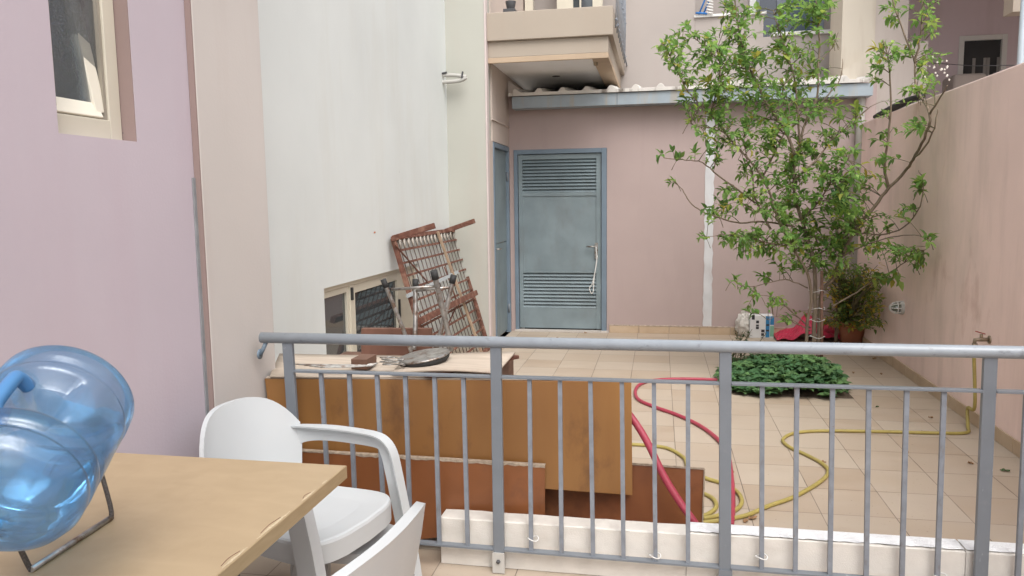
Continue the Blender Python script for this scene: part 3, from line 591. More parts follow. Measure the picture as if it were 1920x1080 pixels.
for (a, b) in bal_:
    A, B = ony(*a, RY), ony(*b, RY); d_ = (A-B).normalized()
    A = A+d_*((lin(Zm0, Zm1, A.x)-.005-A.z)/d_.z); B = B+d_*((lin(Zb0, Zb1, B.x)+.005-B.z)/d_.z)
    g = MB(); g.bar(B, A, .0165, .014, up=(0, 1, 0)); g.build('baluster', BALM, rl)
# wire ties holding the foam
for k, (x, y) in enumerate(((1000, 1008), (1228, 1040), (1427, 1042), (1762, 1078))):
    p = ony(x, y, RY); g = MB(); pts = [p+Vector((.022*math.cos(a), -.008+.02*math.sin(a), .004*math.sin(2*a))) for a in [i*math.pi/8 for i in range(16)]]
    g.tube(pts, .0022, 6, closed=True)
    tag(g.build('wire_tie', STRING), 'thin white wire tie looped round the baluster ' + ('nearest the left foam end', 'second from the right in the middle bay', 'right of the third post', 'left of the rightmost post')[k], 'wire tie', 'wire ties on the balusters')

# ================================================================== FOAM BLOCKS
random.seed(9)
def foam(xa, xb, label, zt_, y0, y1, z0=.002):
    n = max(3, int((xb-xa)/.05)); g = MB(); P = []
    top = []
    ring = lambda x, j: [(x, y0+random.uniform(-.001, .001), z0), (x, y0+random.uniform(-.001, .001), zt_-.004), (x, y0+.006+random.uniform(-.003, .003), zt_+random.uniform(-.0015, .0015)), (x, y1-.006, zt_+random.uniform(-.0015, .0015)), (x, y1, zt_-.006), (x, y1, z0)]
    R0 = [ring(xa+(xb-xa)*i/n, i) for i in range(n+1)]
    for i in range(n):
        for j in range(6):
            j2 = (j+1) % 6; g.add([R0[i][j], R0[i][j2], R0[i+1][j2], R0[i+1][j]], [(0, 1, 2, 3)])
    g.add(R0[0], [range(6)]); g.add(R0[-1], [range(6)])
    return g
fr0 = ony(827, 972, 2.925); f1 = ony(1287, 1010, 2.925).x; f2 = ony(1809, 1040, 2.925).x
FT = ony(1000, 980, 2.925).z
FD = -.010
for (a, b, mt_, lb, dz) in ((fr0.x, f1-.001, FOAM, 'dirty cream polystyrene block behind the railing, leftmost of three, with rounded end', 0),
                       (f1+.001, f2-.001, FOAMC, 'polystyrene block with a bright cut top behind the railing, middle of three', .006), (f2+.001, 2.03, FOAMC, 'polystyrene block with a bright top touching the boundary wall, rightmost of three', .006)):
    root = thing('foam_block', ((a+b)/2, 2.98, 0), lb, 'foam block', 'polystyrene blocks along the foot of the railing')
    g = foam(a, b, lb, FT+dz, 2.915, 3.012)
    bmx = g.build('block', FOAM, root, bev=.004 if mt_ is FOAMC else .012)
    if mt_ is FOAMC:
        g = MB(); n = 60; P = []
        for i in range(n+1):
            x = a+.002+(b-a-.004)*i/n; P.append([(x, 2.918+random.uniform(0, .006), FT+dz+.004+random.uniform(0, .002)), (x, 2.95, FT+dz+.0045+random.uniform(0, .002)), (x, 2.98, FT+dz+.0045+random.uniform(0, .002)), (x, 3.011, FT+dz+.004)])
        g.grid(P, False); g.build('cut_top', FOAMC, root)

# ================================================================== LEANING BOARDS AND THE PILE
def board(name, corners, th, mt_, label, cat='board', group=None, edge=None, bev=.002):
    c = [Vector(q) for q in corners]; n = (c[1]-c[0]).cross(c[3]-c[0]).normalized()*th
    if n.y < 0: n = -n
    g = MB(); g.prism(c, n); o = g.build(name, mt_, None, bev=bev); return tag(o, label, cat, group)
ya = 3.17
board('leaning_board', [ony(496, 710, 2.955), ony(1184, 715, 3.19), ony(1186, 929, 3.18), ony(520, 880, 2.955)], .028, AMBER, 'large amber laminated board standing on edge behind the railing posts', edge=1, group=None)
g = MB(); a, b = ony(497, 709.5, 2.955), ony(1184, 714, 3.19); g.bar(a+Vector((0, .014, .002)), b+Vector((0, .014, .002)), .026, .003); o = g.build('board_edging', GREYWOOD); tag(o, 'pale worn edging strip along the top of the amber board', 'edging strip')
yb = 3.085
bp0, bp1 = ony(548, 844, 2.925), ony(1022, 873, 3.09)
board('leaning_board', [bp0, bp1, ony(1022, 990, 3.08), Vector((bp0.x, 2.915, .004))], .02, BROWN, 'reddish brown board leaning lowest, in front of the amber board at the left', group=None)
g = MB(); random.seed(7)
n = 60; P = []
for i in range(n+1):
    t = i/n; q = bp0.lerp(bp1, t); dz = random.uniform(0, .008)*(1 if t > .25 else .3); P.append([q+Vector((0, -.0025, -.004-dz)), q+Vector((0, -.0025, .002)), q+Vector((0, .018, .003)), q+Vector((0, .02, -.002))])
g.grid(P, False); tag(g.build('board_edging', CHIP), 'chipped crumbling top edge of the reddish brown leaning board', 'edging strip')
# brown board reaching down to the floor, behind the left half
yc = 3.23
board('leaning_board', [ony(1000, 862, yc), ony(1320, 880, yc), ony(1316, 992, yc), ony(1000, 985, yc)], .022, DBROWN, 'dark water stained brown board whose right end shows past the amber board', group=None)
g = MB(); a, b = ony(1180, 869, yc-.002), ony(1321, 879, yc-.002); g.bar(a, b, .006, .008); g.bar(b, ony(1317, 990, yc-.002), .006, .008, up=(0, 1, 0)); tag(g.build('board_edging', CHIP), 'greyish worn edge of the dark stained board', 'edging strip')
g = MB(); g.box(-1.58, -.70, 3.27, 3.62, .0, .745); g2 = tag(g.build('old_cabinet', OLDWOOD, bev=.004), 'old brown cabinet carcass carrying the pile of weathered boards', 'cabinet')
def sheet(name, corners, th, mt_, label, warp=0, cat='board'):
    a, b, c, d = [Vector(q) for q in corners]; n = 14; g = MB(); P = []
    for i in range(n+1):
        u = i/n; P.append([(a.lerp(b, u)).lerp(d.lerp(c, u), j/6)+Vector((0, 0, warp*math.sin(u*math.pi)*(1-.3*j/6))) for j in range(7)])
    g.grid(P); return tag(g.build(name, mt_, None, solid=th), label, cat, 'weathered boards piled on the old cabinet')
sheet('weathered_board', [onz(506, 706, .765), onz(905, 704, .762), onz(915, 668, .765), onz(524, 664, .785)], .007, GREYWOOD, 'pale weathered board at the bottom of the pile, reaching the pilaster', -.006)
sheet('weathered_board', [onz(735, 700, .778), onz(932, 700, .778), onz(966, 661, .80), onz(760, 672, .786)], .008, GREYWOOD, 'pale bent board with brown underside at the right of the pile', .012)
g = MB(); g.bar(onz(800, 703, .772), onz(967, 668, .775), .05, .016); tag(g.build('timber_offcut', RUST, bev=.002), 'reddish brown timber strip poking out at the right end of the board pile', 'timber')
q = onz(673, 693, .777); g = MB(); g.box(q.x-.036, q.x+.037, q.y, q.y+.12, q.z, q.z+.046); tag(g.build('timber_offcut', OLDWOOD, bev=.002), 'small square dark timber block lying on the pale boards', 'timber')
c = [ony(677, 616, 3.56), ony(808, 616, 3.56), ony(808, 674, 3.56), ony(677, 676, 3.56)]
board('upright_board', c, .03, wood('dark_plank', (.13, .065, .045), (.20, .10, .07), rough=.75, sc=(8, 8, 3), stain=(.07, .035, .03)), 'dark brown plank standing upright on the pile in front of the low window')
# wire coil
g = MB(); random.seed(2); c = onz(728, 690, .788)
pts = []
for k in range(64):
    a = k*.38; rr = .036+.009*math.sin(k*1.3); pts.append(c+Vector((rr*1.3*math.cos(a)+.02, rr*.5*math.sin(a), .012+.0006*k)))
g.tube(smooth_path(pts, 2), .0028, 5)
for k in range(6):
    g.tube(smooth_path([c+Vector((-.06, -.02+.012*k, .012)), c+Vector((-.16, -.05+.01*k, .01)), c+Vector((-.27-.03*k, -.10+.01*k, .016)), ], 5), .0022, 5)
tag(g.build('wire_coil', CHROME), 'loose coil of thin grey wire lying on the pale boards', 'wire')

# ---- upturned stool
sc_ = onz(795, 668, .818)
so_ = thing('upturned_stool', sc_, 'small chrome legged stool turned upside down on the board pile', 'stool')
zt_ = sc_.z; Ms = Matrix.Translation(sc_) @ Matrix.Rotation(R_(-8), 4, 'Y') @ Matrix.Rotation(R_(4), 4, 'X')
g = MB(); g.lathe([(0, -.030), (.10, -.030), (.112, -.018), (.116, -.006), (.112, .002), (.02, .006), (0, .006)], Ms, 40); g.build('seat', RUBBER, so_)
g = MB(); g.lathe([(.112, -.004), (.119, .0), (.116, .006), (.10, .008), (0, .008)], Ms, 40); g.build('seat_base', CHROME, so_)
legs = [((720, 528), (771, 660), 3.38, 3.42, .008), ((779, 528), (776, 656), 3.52, 3.45, .0095), ((814, 512), (846, 658), 3.32, 3.40, .011), ((850, 520), (818, 652), 3.50, 3.46, .0095)]
for (a, b, ya_, yb_, r) in legs:
    A, B = ony(*a, ya_), ony(*b, yb_); mid = A.lerp(B, .7)+Vector((.004, 0, 0))
    g = MB(); g.tube(smooth_path([A, mid, B], 5), r+.002, 10); lg = g.build('leg', CHROME, so_)
    g = MB(); g.tube([A+(A-B).normalized()*.012, A-(A-B).normalized()*.03], r+.006, 10); g.build('rubber_foot', RUBBER, lg)
g = MB()
for (a, b) in (((734, 543, 3.38), (814, 537, 3.34)), ((780, 545, 3.50), (842, 539, 3.48))): g.tube([ony(*a), ony(*b)], .007, 8)
g.build('stretcher', CHROME, so_)

# ================================================================== RUSTY BED FRAME
BO = Vector((-1.70, 0, .02)); BT = Vector((XW+.03, 0, 1.235)); bv = (BT-BO); BN = Vector((bv.z, 0, -bv.x)).normalized()
bed = thing('bed_frame', (-1.8, 6.5, 0), 'rusty iron folding bed frame leaning on its side against the white wall', 'bed frame')
def bpx(x, y, o=0): return onp(x, y, BO+BN*o, BN)
P00, P01 = bpx(737, 447), bpx(852, 431)      # top near, top far
near = lambda t: P00+(Vector((BO.x, P00.y-.08, BO.z))-P00)*t
far = lambda t: P01+(Vector((BO.x, P01.y-.12, BO.z))-P01)*t
g = MB(); g.bar(near(0), near(1), .04, .035, up=BN); g.build('side_rail', RUST, bed, bev=.002)
g = MB(); g.bar(far(0), far(1), .04, .035, up=BN); g.build('side_rail', RUST, bed, bev=.002)
g = MB(); g.bar(near(0), far(0), .035, .035, up=BN); g.build('end_rail', RUST, bed, bev=.002)
g = MB(); g.bar(near(1), far(1), .035, .035, up=BN); g.build('end_rail', RUST, bed, bev=.002)
for k in range(1, 12):
    t = k/12; g = MB(); g.bar(near(t)+BN*.006, far(t)+BN*.006, .018, .010, up=BN); g.build('cross_bar', RUST, bed)
for k in range(1, 17):
    ws = MB(); u = k/17; ws.tube([near(.04).lerp(far(.04), u)-BN*.004, near(1).lerp(far(1), u-.0)-BN*.004], .0045, 6); ws.build('mesh_wire', WIREM, bed)
PSP = mat('pale_spring', (.42, .38, .33), rough=.7)
for k in range(1, 17):
    sp = MB(); u = k/17; a = near(.015).lerp(far(.015), u); b = near(.075).lerp(far(.075), u); sp.tube([a+BN*.003, b+BN*.003], [.016, .006], 6); sp.build('spring', PSP, bed)
g = MB(); a = near(0).lerp(far(0), .62)+BN*.03; b = near(1).lerp(far(1), .78)+BN*.03; g.bar(a, b, .035, .02, up=BN); g.build('batten', PALEWOOD, bed)
for (a, b) in (((740, 458), (805, 533)), ((833, 500), (870, 600)), ((862, 560), (822, 650))):
    g = MB(); g.bar(bpx(*a, .02), bpx(*b, .02), .010, .010, up=BN); g.build('brace', RUST, bed)
g = MB(); g.bar(bpx(786, 603, .07), bpx(892, 549, .07), .05, .04, up=BN); g.build('leg_bar', RUST, bed, bev=.002)
g = MB(); g.bar(bpx(764, 555, .02), bpx(858, 510, .02), .03, .02, up=BN); g.build('leg_bar', mat('pale_blue_grey', (.38, .41, .42), rough=.6), bed)
for (t0, px_, py_) in ((near(0), 815, 423), (near(0).lerp(far(0), .82), 890, 414)):
    g = MB(); q = onp(px_, py_, t0, Vector((0, 1, 0))); g.bar(t0-BN*.0, q, .045, .035, up=(0, 1, 0)); g.build('leg', RUST, bed, bev=.003)
for (x, y) in ((737, 448), (850, 432)):
    g = MB(); g.tube([bpx(x, y, -.03), bpx(x, y, .03)], .018, 10); g.build('corner_joint', RUST, bed)

# ================================================================== TABLE
TX = -.880; TY = 1.99; TZ = .75
tb = thing('work_table', (-1.28, 1.0, 0), 'light birch veneered table with a chipped edge in the near left corner', 'table')
g = MB(); g.box(XP+.012, TX-.0012, .15, TY-.0012, TZ-.036, TZ); g.build('tabletop', TABLEW, tb, bev=.0015)
g = MB(); g.box(TX-.001, TX+.001, .15, TY, TZ-.037, TZ-.001); g.box(XP+.012, TX-.0015, TY-.001, TY+.001, TZ-.037, TZ-.001); g.build('edge_band', EDGEW, tb)
CHIPM = mat('bare_chip', (.50, .41, .28), rough=.9, var=.2, scale=200); random.seed(12)
for (y0, y1) in ((1.36, 1.46), (1.50, 1.66), (1.72, 1.80), (1.12, 1.2), (1.84, 1.87)):
    n = 12; P = []
    for i in range(n+1):
        y = y0+(y1-y0)*i/n; wv = .0032*math.sin(math.pi*i/n)*random.uniform(.6, 1.2)+.0008; cx_ = TX-.006+random.uniform(-.001, .001); P.append([(cx_-wv, y, TZ+.0006), (min(cx_+wv, TX-.001), y, TZ+.0006)])
    g = MB(); g.grid(P, False); g.build('chipped_edge', CHIPM, tb)
g = MB()
for (y0, y1, o) in ((1.37, 1.44, .014), (1.53, 1.62, .013), (1.74, 1.78, .012)):
    g = MB(); g.tube(smooth_path([(TX-o, y0, TZ+.0003), (TX-o-.004, (y0+y1)/2, TZ+.0003), (TX-o+.002, y1, TZ+.0003)], 4), .0008, 5); g.build('scratch', OLDWOOD, tb)
for (x, y) in ((-1.10, 1.72), (-1.60, 1.85), (-1.10, .4), (-1.60, .3)):
    g = MB(); g.box(x-.02, x+.02, y-.02, y+.02, 0, TZ-.037); g.build('leg', IRON, tb, bev=.003)

# ================================================================== PLASTIC CHAIRS
def chair(name, loc, rz, label, arms=True, arch=(.012, .125), bend=.07, S=1.0, group=None, widen=1):
    root = thing(name, loc, label, 'chair', group)
    M = Matrix.Translation(loc) @ Matrix.Rotation(rz, 4, 'Z') @ Matrix.Scale(S, 4)
    T = lambda x, y, z: M @ Vector((x, y, z))
    hw = .235
    # backrest: curved shell with arched top
    nU, nV = 24, 20; P = []; P2 = []
    for i in range(nU+1):
        u = -1+2*i/nU; row = []; row2 = []
        wtop = .795-arch[0]*abs(u)**2-arch[1]*abs(u)**3.6
        for j in range(nV+1):
            v = j/nV; z = .40+(wtop-.40)*v
            wd = hw*(.88+.18*min(1, v*1.25))*widen
            rr = -.245-.09*(z-.40)/.4 + bend*u*u*(.6+.4*v)
            rib = .0012*math.sin(u*70) if v > .1 else 0
            row.append(T(rr+rib, u*wd, z)); row2.append(T(rr-.022-.004*(1-v), u*wd, z-.002 if v == 1 else z))
        P.append(row); P2.append(row2)
    g = MB(); g.grid(P); g.grid(P2)
    for i in range(nU):
        g.add([P[i][-1], P[i+1][-1], P2[i+1][-1], P2[i][-1]], [(0, 1, 2, 3)]); g.add([P[i][0], P[i+1][0], P2[i+1][0], P2[i][0]], [(0, 1, 2, 3)])
    for e in (0, nU):
        for j in range(nV): g.add([P[e][j], P[e][j+1], P2[e][j+1], P2[e][j]], [(0, 1, 2, 3)])
    g.build('backrest', PLASTIC, root, bev=.006, seg=3)
    # seat: rounded, front edge bulging forward, with a rolled lip
    n = 40; out = []
    for k in range(n):
        a = 2*math.pi*k/n; c_, s_ = math.cos(a), math.sin(a)
        e = 2.0/4.6
        x = abs(c_)**e*(1 if c_ > 0 else -1); y = abs(s_)**e*(1 if s_ > 0 else -1)
        w_ = .235+.02*x; bul = .028*(1-y*y) if x > 0 else 0
        out.append((.0+.225*x+bul+.0, y*w_))
    def ring(s, z, sag=0): return [T(x*s, y*s, z) for x, y in out]
    rings = [ring(.25, .418), ring(.6, .420), ring(.85, .427), ring(.95, .430), ring(.985, .427), ring(1.0, .418), ring(1.0, .352), ring(.975, .350), ring(.97, .405)]
    g = MB(); g.add([T(0, 0, .417)]+rings[0], [(0, 1+i, 1+(i+1) % n) for i in range(n)], True)
    for a in range(len(rings)-1):
        g.add(rings[a]+rings[a+1], [(i, (i+1) % n, n+(i+1) % n, n+i) for i in range(n)], True)
    g.build('seat', PLASTIC, root)
    for s in (-1, 1):
        # front leg: tapered channel, flowing from the arm when there is one
        def leg(x0, y0, z0, x1, y1, w0, w1, nm='leg'):
            g = MB(); st_ = []
            for t in (0, .5, 1):
                c = Vector((x0, y0, z0)).lerp(Vector((x1, y1, 0)), t); w_ = w0+(w1-w0)*t
                st_.append([c+Vector((w_/2, -s*.0, 0)), c+Vector((w_/2, s*.006, 0)), c+Vector((-w_/2, s*.006, 0)), c+Vector((-w_/2, -s*w_*.75, 0)), c+Vector((-w_/2+.005, -s*w_*.75, 0)), c+Vector((-w_/2+.005, 0, 0))])
            for a in range(2):
                for j in range(6): g.add([T(*st_[a][j]), T(*st_[a][(j+1) % 6]), T(*st_[a+1][(j+1) % 6]), T(*st_[a+1][j])], [(0, 1, 2, 3)])
            for e in (0, 2): g.add([T(*q) for q in st_[e]], [range(6)])
            g.build(nm, PLASTIC, root, bev=.0025)
        leg(-.20, s*.215, .42, -.285, s*.265, .065, .042)
        if arms:
            # arm and front leg in one sweep of wide flat section
            path = [(-.27, s*.215, .640), (-.22, s*.235, .648), (-.10, s*.262, .650), (.03, s*.27, .648), (.12, s*.27, .642), (.165, s*.27, .622), (.195, s*.27, .58), (.215, s*.27, .50), (.235, s*.27, .40), (.27, s*.275, .2), (.295, s*.28, 0)]
            sp_ = smooth_path(path, 5); g = MB(); rg = []
            for i, p in enumerate(sp_):
                t_ = (sp_[min(i+1, len(sp_)-1)]-sp_[max(i-1, 0)]).normalized(); nrm = Vector((-t_.z, 0, t_.x)).normalized()
                f_ = i/(len(sp_)-1); hgt = .060+.05*max(0, 1-i/9.)**2+.012*min(1, max(0, (f_-.4)/.15))
                lo = -hgt if f_ < .8 else -.048+.0*f_
                # L section: outer vertical flange + top flange
                a0 = p+Vector((0, s*.012, 0)); top = nrm*.0; 
                rg.append([a0+nrm*.004, a0-nrm*hgt*1.0, a0-nrm*hgt+Vector((0, -s*.006, 0)), a0-nrm*.003+Vector((0, -s*.008, 0)), a0-nrm*.004+Vector((0, -s*(.010+.035*min(1, i/9)), 0)), a0+nrm*.003+Vector((0, -s*(.012+.035*min(1, i/9)), 0))])
            for a in range(len(rg)-1):
                for j in range(6): g.add([T(*rg[a][j]), T(*rg[a][(j+1) % 6]), T(*rg[a+1][(j+1) % 6]), T(*rg[a+1][j])], [(0, 1, 2, 3)], True)
            for e in (0, -1): g.add([T(*q) for q in rg[e]], [range(6)])
            bmo = g.build('armrest', PLASTIC, root, bev=.003, seg=2)
        else: leg(.19, s*.205, .42, .25, s*.24, .06, .04)
    return root
chair('armchair', Vector((-1.213, 2.413, 0)), -.2226, 'white plastic armchair between the table and the railing, its back to the pink wall', True, S=.985)
chair('side_chair', Vector((-.880, 1.385, 0)), math.pi-.14, 'white plastic chair with a curved back pushed in at the near edge of the table', False, (.004, .03), .045, 1.075, None)
# low stool under the armchair
def stool(loc, rz):
    root = thing('low_stool', loc, 'low white plastic stool tucked under the armchair seat', 'stool')
    M = Matrix.Translation(loc) @ Matrix.Rotation(rz, 4, 'Z'); g = MB(); n = 32; o = []
    for k in range(n):
        a = 2*math.pi*k/n; c_, s_ = math.cos(a), math.sin(a); e = .5
        o.append((abs(c_)**e*(1 if c_ > 0 else -1)*.17, abs(s_)**e*(1 if s_ > 0 else -1)*.14))
    rings = [[M @ Vector((x*s, y*s, z)) for x, y in o] for s, z in ((.3, .285), (.9, .285), (.98, .28), (1, .27), (1.02, .245), (.99, .245))]
    g.add([M @ Vector((0, 0, .285))]+rings[0], [(0, 1+i, 1+(i+1) % n) for i in range(n)], True)
    for a in range(5): g.add(rings[a]+rings[a+1], [(i, (i+1) % n, n+(i+1) % n, n+i) for i in range(n)], True)
    g.build('seat', PLASTIC, root)
    for sx in (-1, 1):
        for sy in (-1, 1):
            g = MB(); g.bar(M @ Vector((sx*.165, sy*.125, 0)), M @ Vector((sx*.135, sy*.10, .26)), .045, .03, up=(0, 1, 0)); g.build('leg', PLASTIC, root, bev=.004)
stool(Vector((-1.12, 2.52, 0)), .0)

# ================================================================== WATER BOTTLE AND CRADLE
BC = atd(128, 742, 1.60)
BD = min((atd(12, 918, 1.1+.001*k) for k in range(480)), key=lambda q: abs((q-BC).length-.285))
ax_ = (BD-BC).normalized()
BZ = .88
bot = thing('water_bottle', BD, 'large translucent blue water bottle lying tilted in a wire cradle on the table', 'water bottle')
zq = ax_; side = Vector((0, -1, .35)); side = (side-zq*side.dot(zq)).normalized(); yq = zq.cross(side)
MBt = Matrix((side, yq, zq)).transposed().to_4x4(); MBt.translation = BC
prof = [(0, .018), (.06, .016), (.085, .006), (.112, 0), (.128, .006), (.1345, .018), (.1355, .045), (.1355, .060), (.1285, .068), (.1285, .076), (.1345, .084), (.134, .11), (.1335, .14), (.134, .17), (.134, .20), (.1335, .23), (.1255, .240), (.1255, .248), (.134, .254), (.134, .285), (.1255, .295), (.1255, .303), (.133, .308), (.132, .33), (.122, .355), (.10, .378), (.07, .395), (.04, .405), (.028, .412), (.0275, .46), (.030, .462), (.030, .47), (.0, .47)]
prof = [(r, z*BZ) for r, z in prof]; pf = []
for i in range(len(prof)-1):
    a, b = prof[i], prof[i+1]; m_ = max(1, int(((a[0]-b[0])**2+(a[1]-b[1])**2)**.5/.006))
    for k in range(m_): pf.append((a[0]+(b[0]-a[0])*k/m_, a[1]+(b[1]-a[1])*k/m_))
pf.append(prof[-1])
_c = MBt.inverted() @ CAMP; HA = math.atan2(_c.y, _c.x)+R_(47)      # azimuth of the grip recess
def dent(r, z, a):
    da = (a-HA+math.pi) % (2*math.pi)-math.pi
    if .095 < z < .222 and abs(da) < .95:
        e = min(1, (z-.095)/.008, (.222-z)/.008, (.92-abs(da))/.10); e = e*e*(3-2*e); return r-.042*e
    return r
g = MB(); g.lathe(pf, MBt, 120, dent); g.build('bottle_body', SHELL, bot, fix=True)
g = MB(); HSGN = 1; hp_ = [(.094, .098), (.124, .112), (.130, .13), (.130, .19), (.124, .208), (.094, .222)]
da = HA
g.tube(smooth_path([MBt @ Vector((r*math.cos(da), r*math.sin(da), z)) for r, z in hp_], 5), .014, 14); g.build('handle', BOTRIB, bot)
# water: the inner volume cut by a level plane
bmw = bmesh.new(); n = 64; pw = [(max(0, r-.006 if r > .01 else 0), max(.018+.006, z) if r < .1 else z) for r, z in pf[::3]]
vs = [[bmw.verts.new(MBt @ Vector(((dent(r, z, 2*math.pi*j/n))*math.cos(2*math.pi*j/n), dent(r, z, 2*math.pi*j/n)*math.sin(2*math.pi*j/n), z))) for j in range(n)] for r, z in pw if r > 0.001]
for i in range(len(vs)-1):
    for j in range(n): bmw.faces.new((vs[i][j], vs[i][(j+1) % n], vs[i+1][(j+1) % n], vs[i+1][j]))
bmw.faces.new(vs[0]); bmw.faces.new(vs[-1])
LV = onx(215, 822, (BC+BD).x/2+.1).z
bmesh.ops.bisect_plane(bmw, geom=bmw.verts[:]+bmw.edges[:]+bmw.faces[:], plane_co=(0, 0, LV), plane_no=(0, 0, 1), clear_outer=True)
ed = [e for e in bmw.edges if e.is_boundary]
if ed: bmesh.ops.holes_fill(bmw, edges=ed)
bmesh.ops.recalc_face_normals(bmw, faces=bmw.faces)
for f in bmw.faces: f.smooth = len(f.verts) <= 4
for v in bmw.verts: v.co -= BD
mw = bpy.data.meshes.new('water'); bmw.to_mesh(mw); bmw.free(); mw.materials.append(WATER); wo = bpy.data.objects.new('water', mw); COL.objects.link(wo); wo.parent = bot
# cradle
ca, cb = onz(209, 970, TZ+.007), onz(58, 1068, TZ+.007)
cr_ = thing('bottle_cradle', (ca+cb)/2, 'speckled grey bent wire cradle under the blue water bottle', 'bottle stand')
dx = Vector((-.27, 0, 0)); up1 = onx(186, 872, ca.x-.02); up2 = onx(10, 1003, cb.x-.02)
hk = onx(203, 855, up1.x+.012); hk2 = onx(196, 846, hk.x-.01)
g = MB(); g.tube(smooth_path([hk2+Vector((-.26, .0, .0)), hk2+Vector((-.02, 0, 0)), hk2, hk, up1+Vector((.002, 0, .004)), up1, ca+Vector((-.001, 0, .03)), ca], 3), .0055, 10); g.build('upright', CRADLE, cr_)
g = MB(); g.tube([ca, cb], .0068, 12); g.build('foot_bar', CHROME, cr_)
g = MB(); g.tube(smooth_path([cb, cb+Vector((-.006, -.0, .01)), up2+Vector((.02, 0, -.004)), up2, up2+Vector((-.05, 0, .0)), up2+Vector((-.2, 0, -.0)), cb+dx*.95], 4), .0055, 10); g.build('upright', CRADLE, cr_)
g = MB(); g.tube([ca+dx*.95, cb+dx*.95], .0068, 12); g.build('foot_bar', CHROME, cr_)
g = MB(); g.tube([hk2+Vector((-.26, 0, 0)), ca+dx*.95], .0055, 10); g.build('upright', CRADLE, cr_)

# ================================================================== HOSES
def floorpath(pts, r, z=None): return [onz(x, y, (z or r))for x, y in pts]
red = thing('red_hose', onz(1300, 790), 'thick crimson hose looped over the tiles and down behind the foam block', 'hose')
g = MB(); r = .013
lp = floorpath([(1395, 716), (1320, 711), (1250, 711), (1208, 717), (1192, 730), (1196, 748), (1225, 762), (1270, 778), (1312, 798), (1345, 823), (1364, 850), (1372, 900), (1374, 950), (1371, 985)], r)
g.tube(smooth_path(lp, 5), r, 12); g.build('hose_loop', REDHOSE, red)
g = MB(); A = [ony(1150, 742, 3.30), ony(1183, 781, 3.26), ony(1212, 826, 3.2), ony(1245, 893, 3.14), ony(1275, 942, 3.10), ony(1305, 984, 3.068), ony(1322, 1020, 3.068)]
g.tube(smooth_path(A, 5), .016, 12); g.build('hose_end', REDHOSE, red)
yel = thing('yellow_hose', onz(1500, 900), 'dusty yellow garden hose winding over the tiles from the wall tap', 'hose')
r = .0105; tp = onx(1856, 637, XR)
tapout = Vector((XR-.085, tp.y, tp.z-.035))
g = MB(); dropf = onz(1836, 800, .012); fl = floorpath([(1812, 811), (1760, 812), (1640, 809), (1540, 808), (1490, 812), (1468, 824), (1480, 838), (1510, 852), (1540, 868), (1553, 884), (1538, 903), (1490, 931), (1440, 949), (1400, 966), (1360, 974), (1318, 980), (1270, 985)], r)
drop = [tapout, tapout+Vector((0, 0, -.08)), tapout+Vector((.02, .0, -.4)), Vector((XR-.06, dropf.y+.05, .12)), Vector((XR-.08, dropf.y-.02, .02))]
g.tube(smooth_path(drop+fl, 6), r, 12); g.build('hose_run', YELHOSE, yel)
g = MB(); g.tube(smooth_path(floorpath([(1318, 972), (1345, 967), (1378, 957), (1391, 940), (1380, 920), (1350, 905), (1320, 895), (1290, 875), (1282, 858), (1250, 840), (1200, 834), (1150, 832)], r), 6), r, 10); g.build('hose_loop', YELHOSE, yel)
g = MB(); g.tube(smooth_path(floorpath([(1290, 970), (1322, 966), (1342, 952), (1338, 936), (1318, 925), (1290, 918)], r), 6), r, 10); g.build('hose_loop', YELHOSE, yel)
# tap
tap = thing('wall_tap', tp, 'old brass wall tap with a red lever feeding the yellow hose', 'tap')
g = MB(); g.tube([tp, tp+Vector((-.05, 0, 0)), tp+Vector((-.085, 0, -.003)), tp+Vector((-.088, 0, -.035))], [.012, .013, .012, .012], 12)
g.lathe([(.026, 0), (.026, .006), (.014, .008)], Matrix.Translation(tp) @ Matrix.Rotation(R_(-90), 4, 'Y'), 16); g.tube([tp+Vector((-.05, 0, 0)), tp+Vector((-.05, 0, .035))], .009, 10)
g.tube([tapout+Vector((0, 0, .01)), tapout+Vector((0, 0, -.015))], .016, 12); g.build('tap_body', BRASS, tap)
g = MB(); g.bar(tp+Vector((-.03, -.0, .036)), tp+Vector((-.09, -.015, .055)), .014, .006); g.build('lever', mat('red_lever', (.35, .05, .04), rough=.5), tap, bev=.002)
# bulkhead lamp
lp_ = onx(1693, 577, XR); bl = thing('bulkhead_lamp', lp_, 'white caged bulkhead lamp low on the boundary wall', 'wall lamp')
Ml = Matrix.Translation(lp_) @ Matrix.Rotation(R_(-90), 4, 'Y')
g = MB(); g.lathe([(.058, 0), (.058, .022), (.052, .028), (.046, .028), (0, .034)], Ml, 28); g.build('lamp_base', WPIPE, bl)
g = MB(); g.lathe([(.042, .028), (.041, .05), (.034, .075), (.018, .09), (0, .094)], Ml, 24); g.build('lamp_glass', CLEARG, bl)
g = MB()
for k in range(4):
    a = k*math.pi/4; pts = [Ml @ Vector((rr*math.cos(a)*s, rr*math.sin(a)*s, z)) for rr, z, s in ((.052, .025, 1), (.050, .055, 1), (.04, .085, 1), (.018, .104, 1), (0, .107, 1), (.018, .104, -1), (.04, .085, -1), (.050, .055, -1), (.052, .025, -1))]; g.tube(pts, .0035, 6)
for rr, z in ((.0505, .05),): g.tube([Ml @ Vector((rr*math.cos(a), rr*math.sin(a), z)) for a in [i*math.pi/10 for i in range(20)]], .0035, 6, closed=True)
g.build('cage', WHITEP, bl)

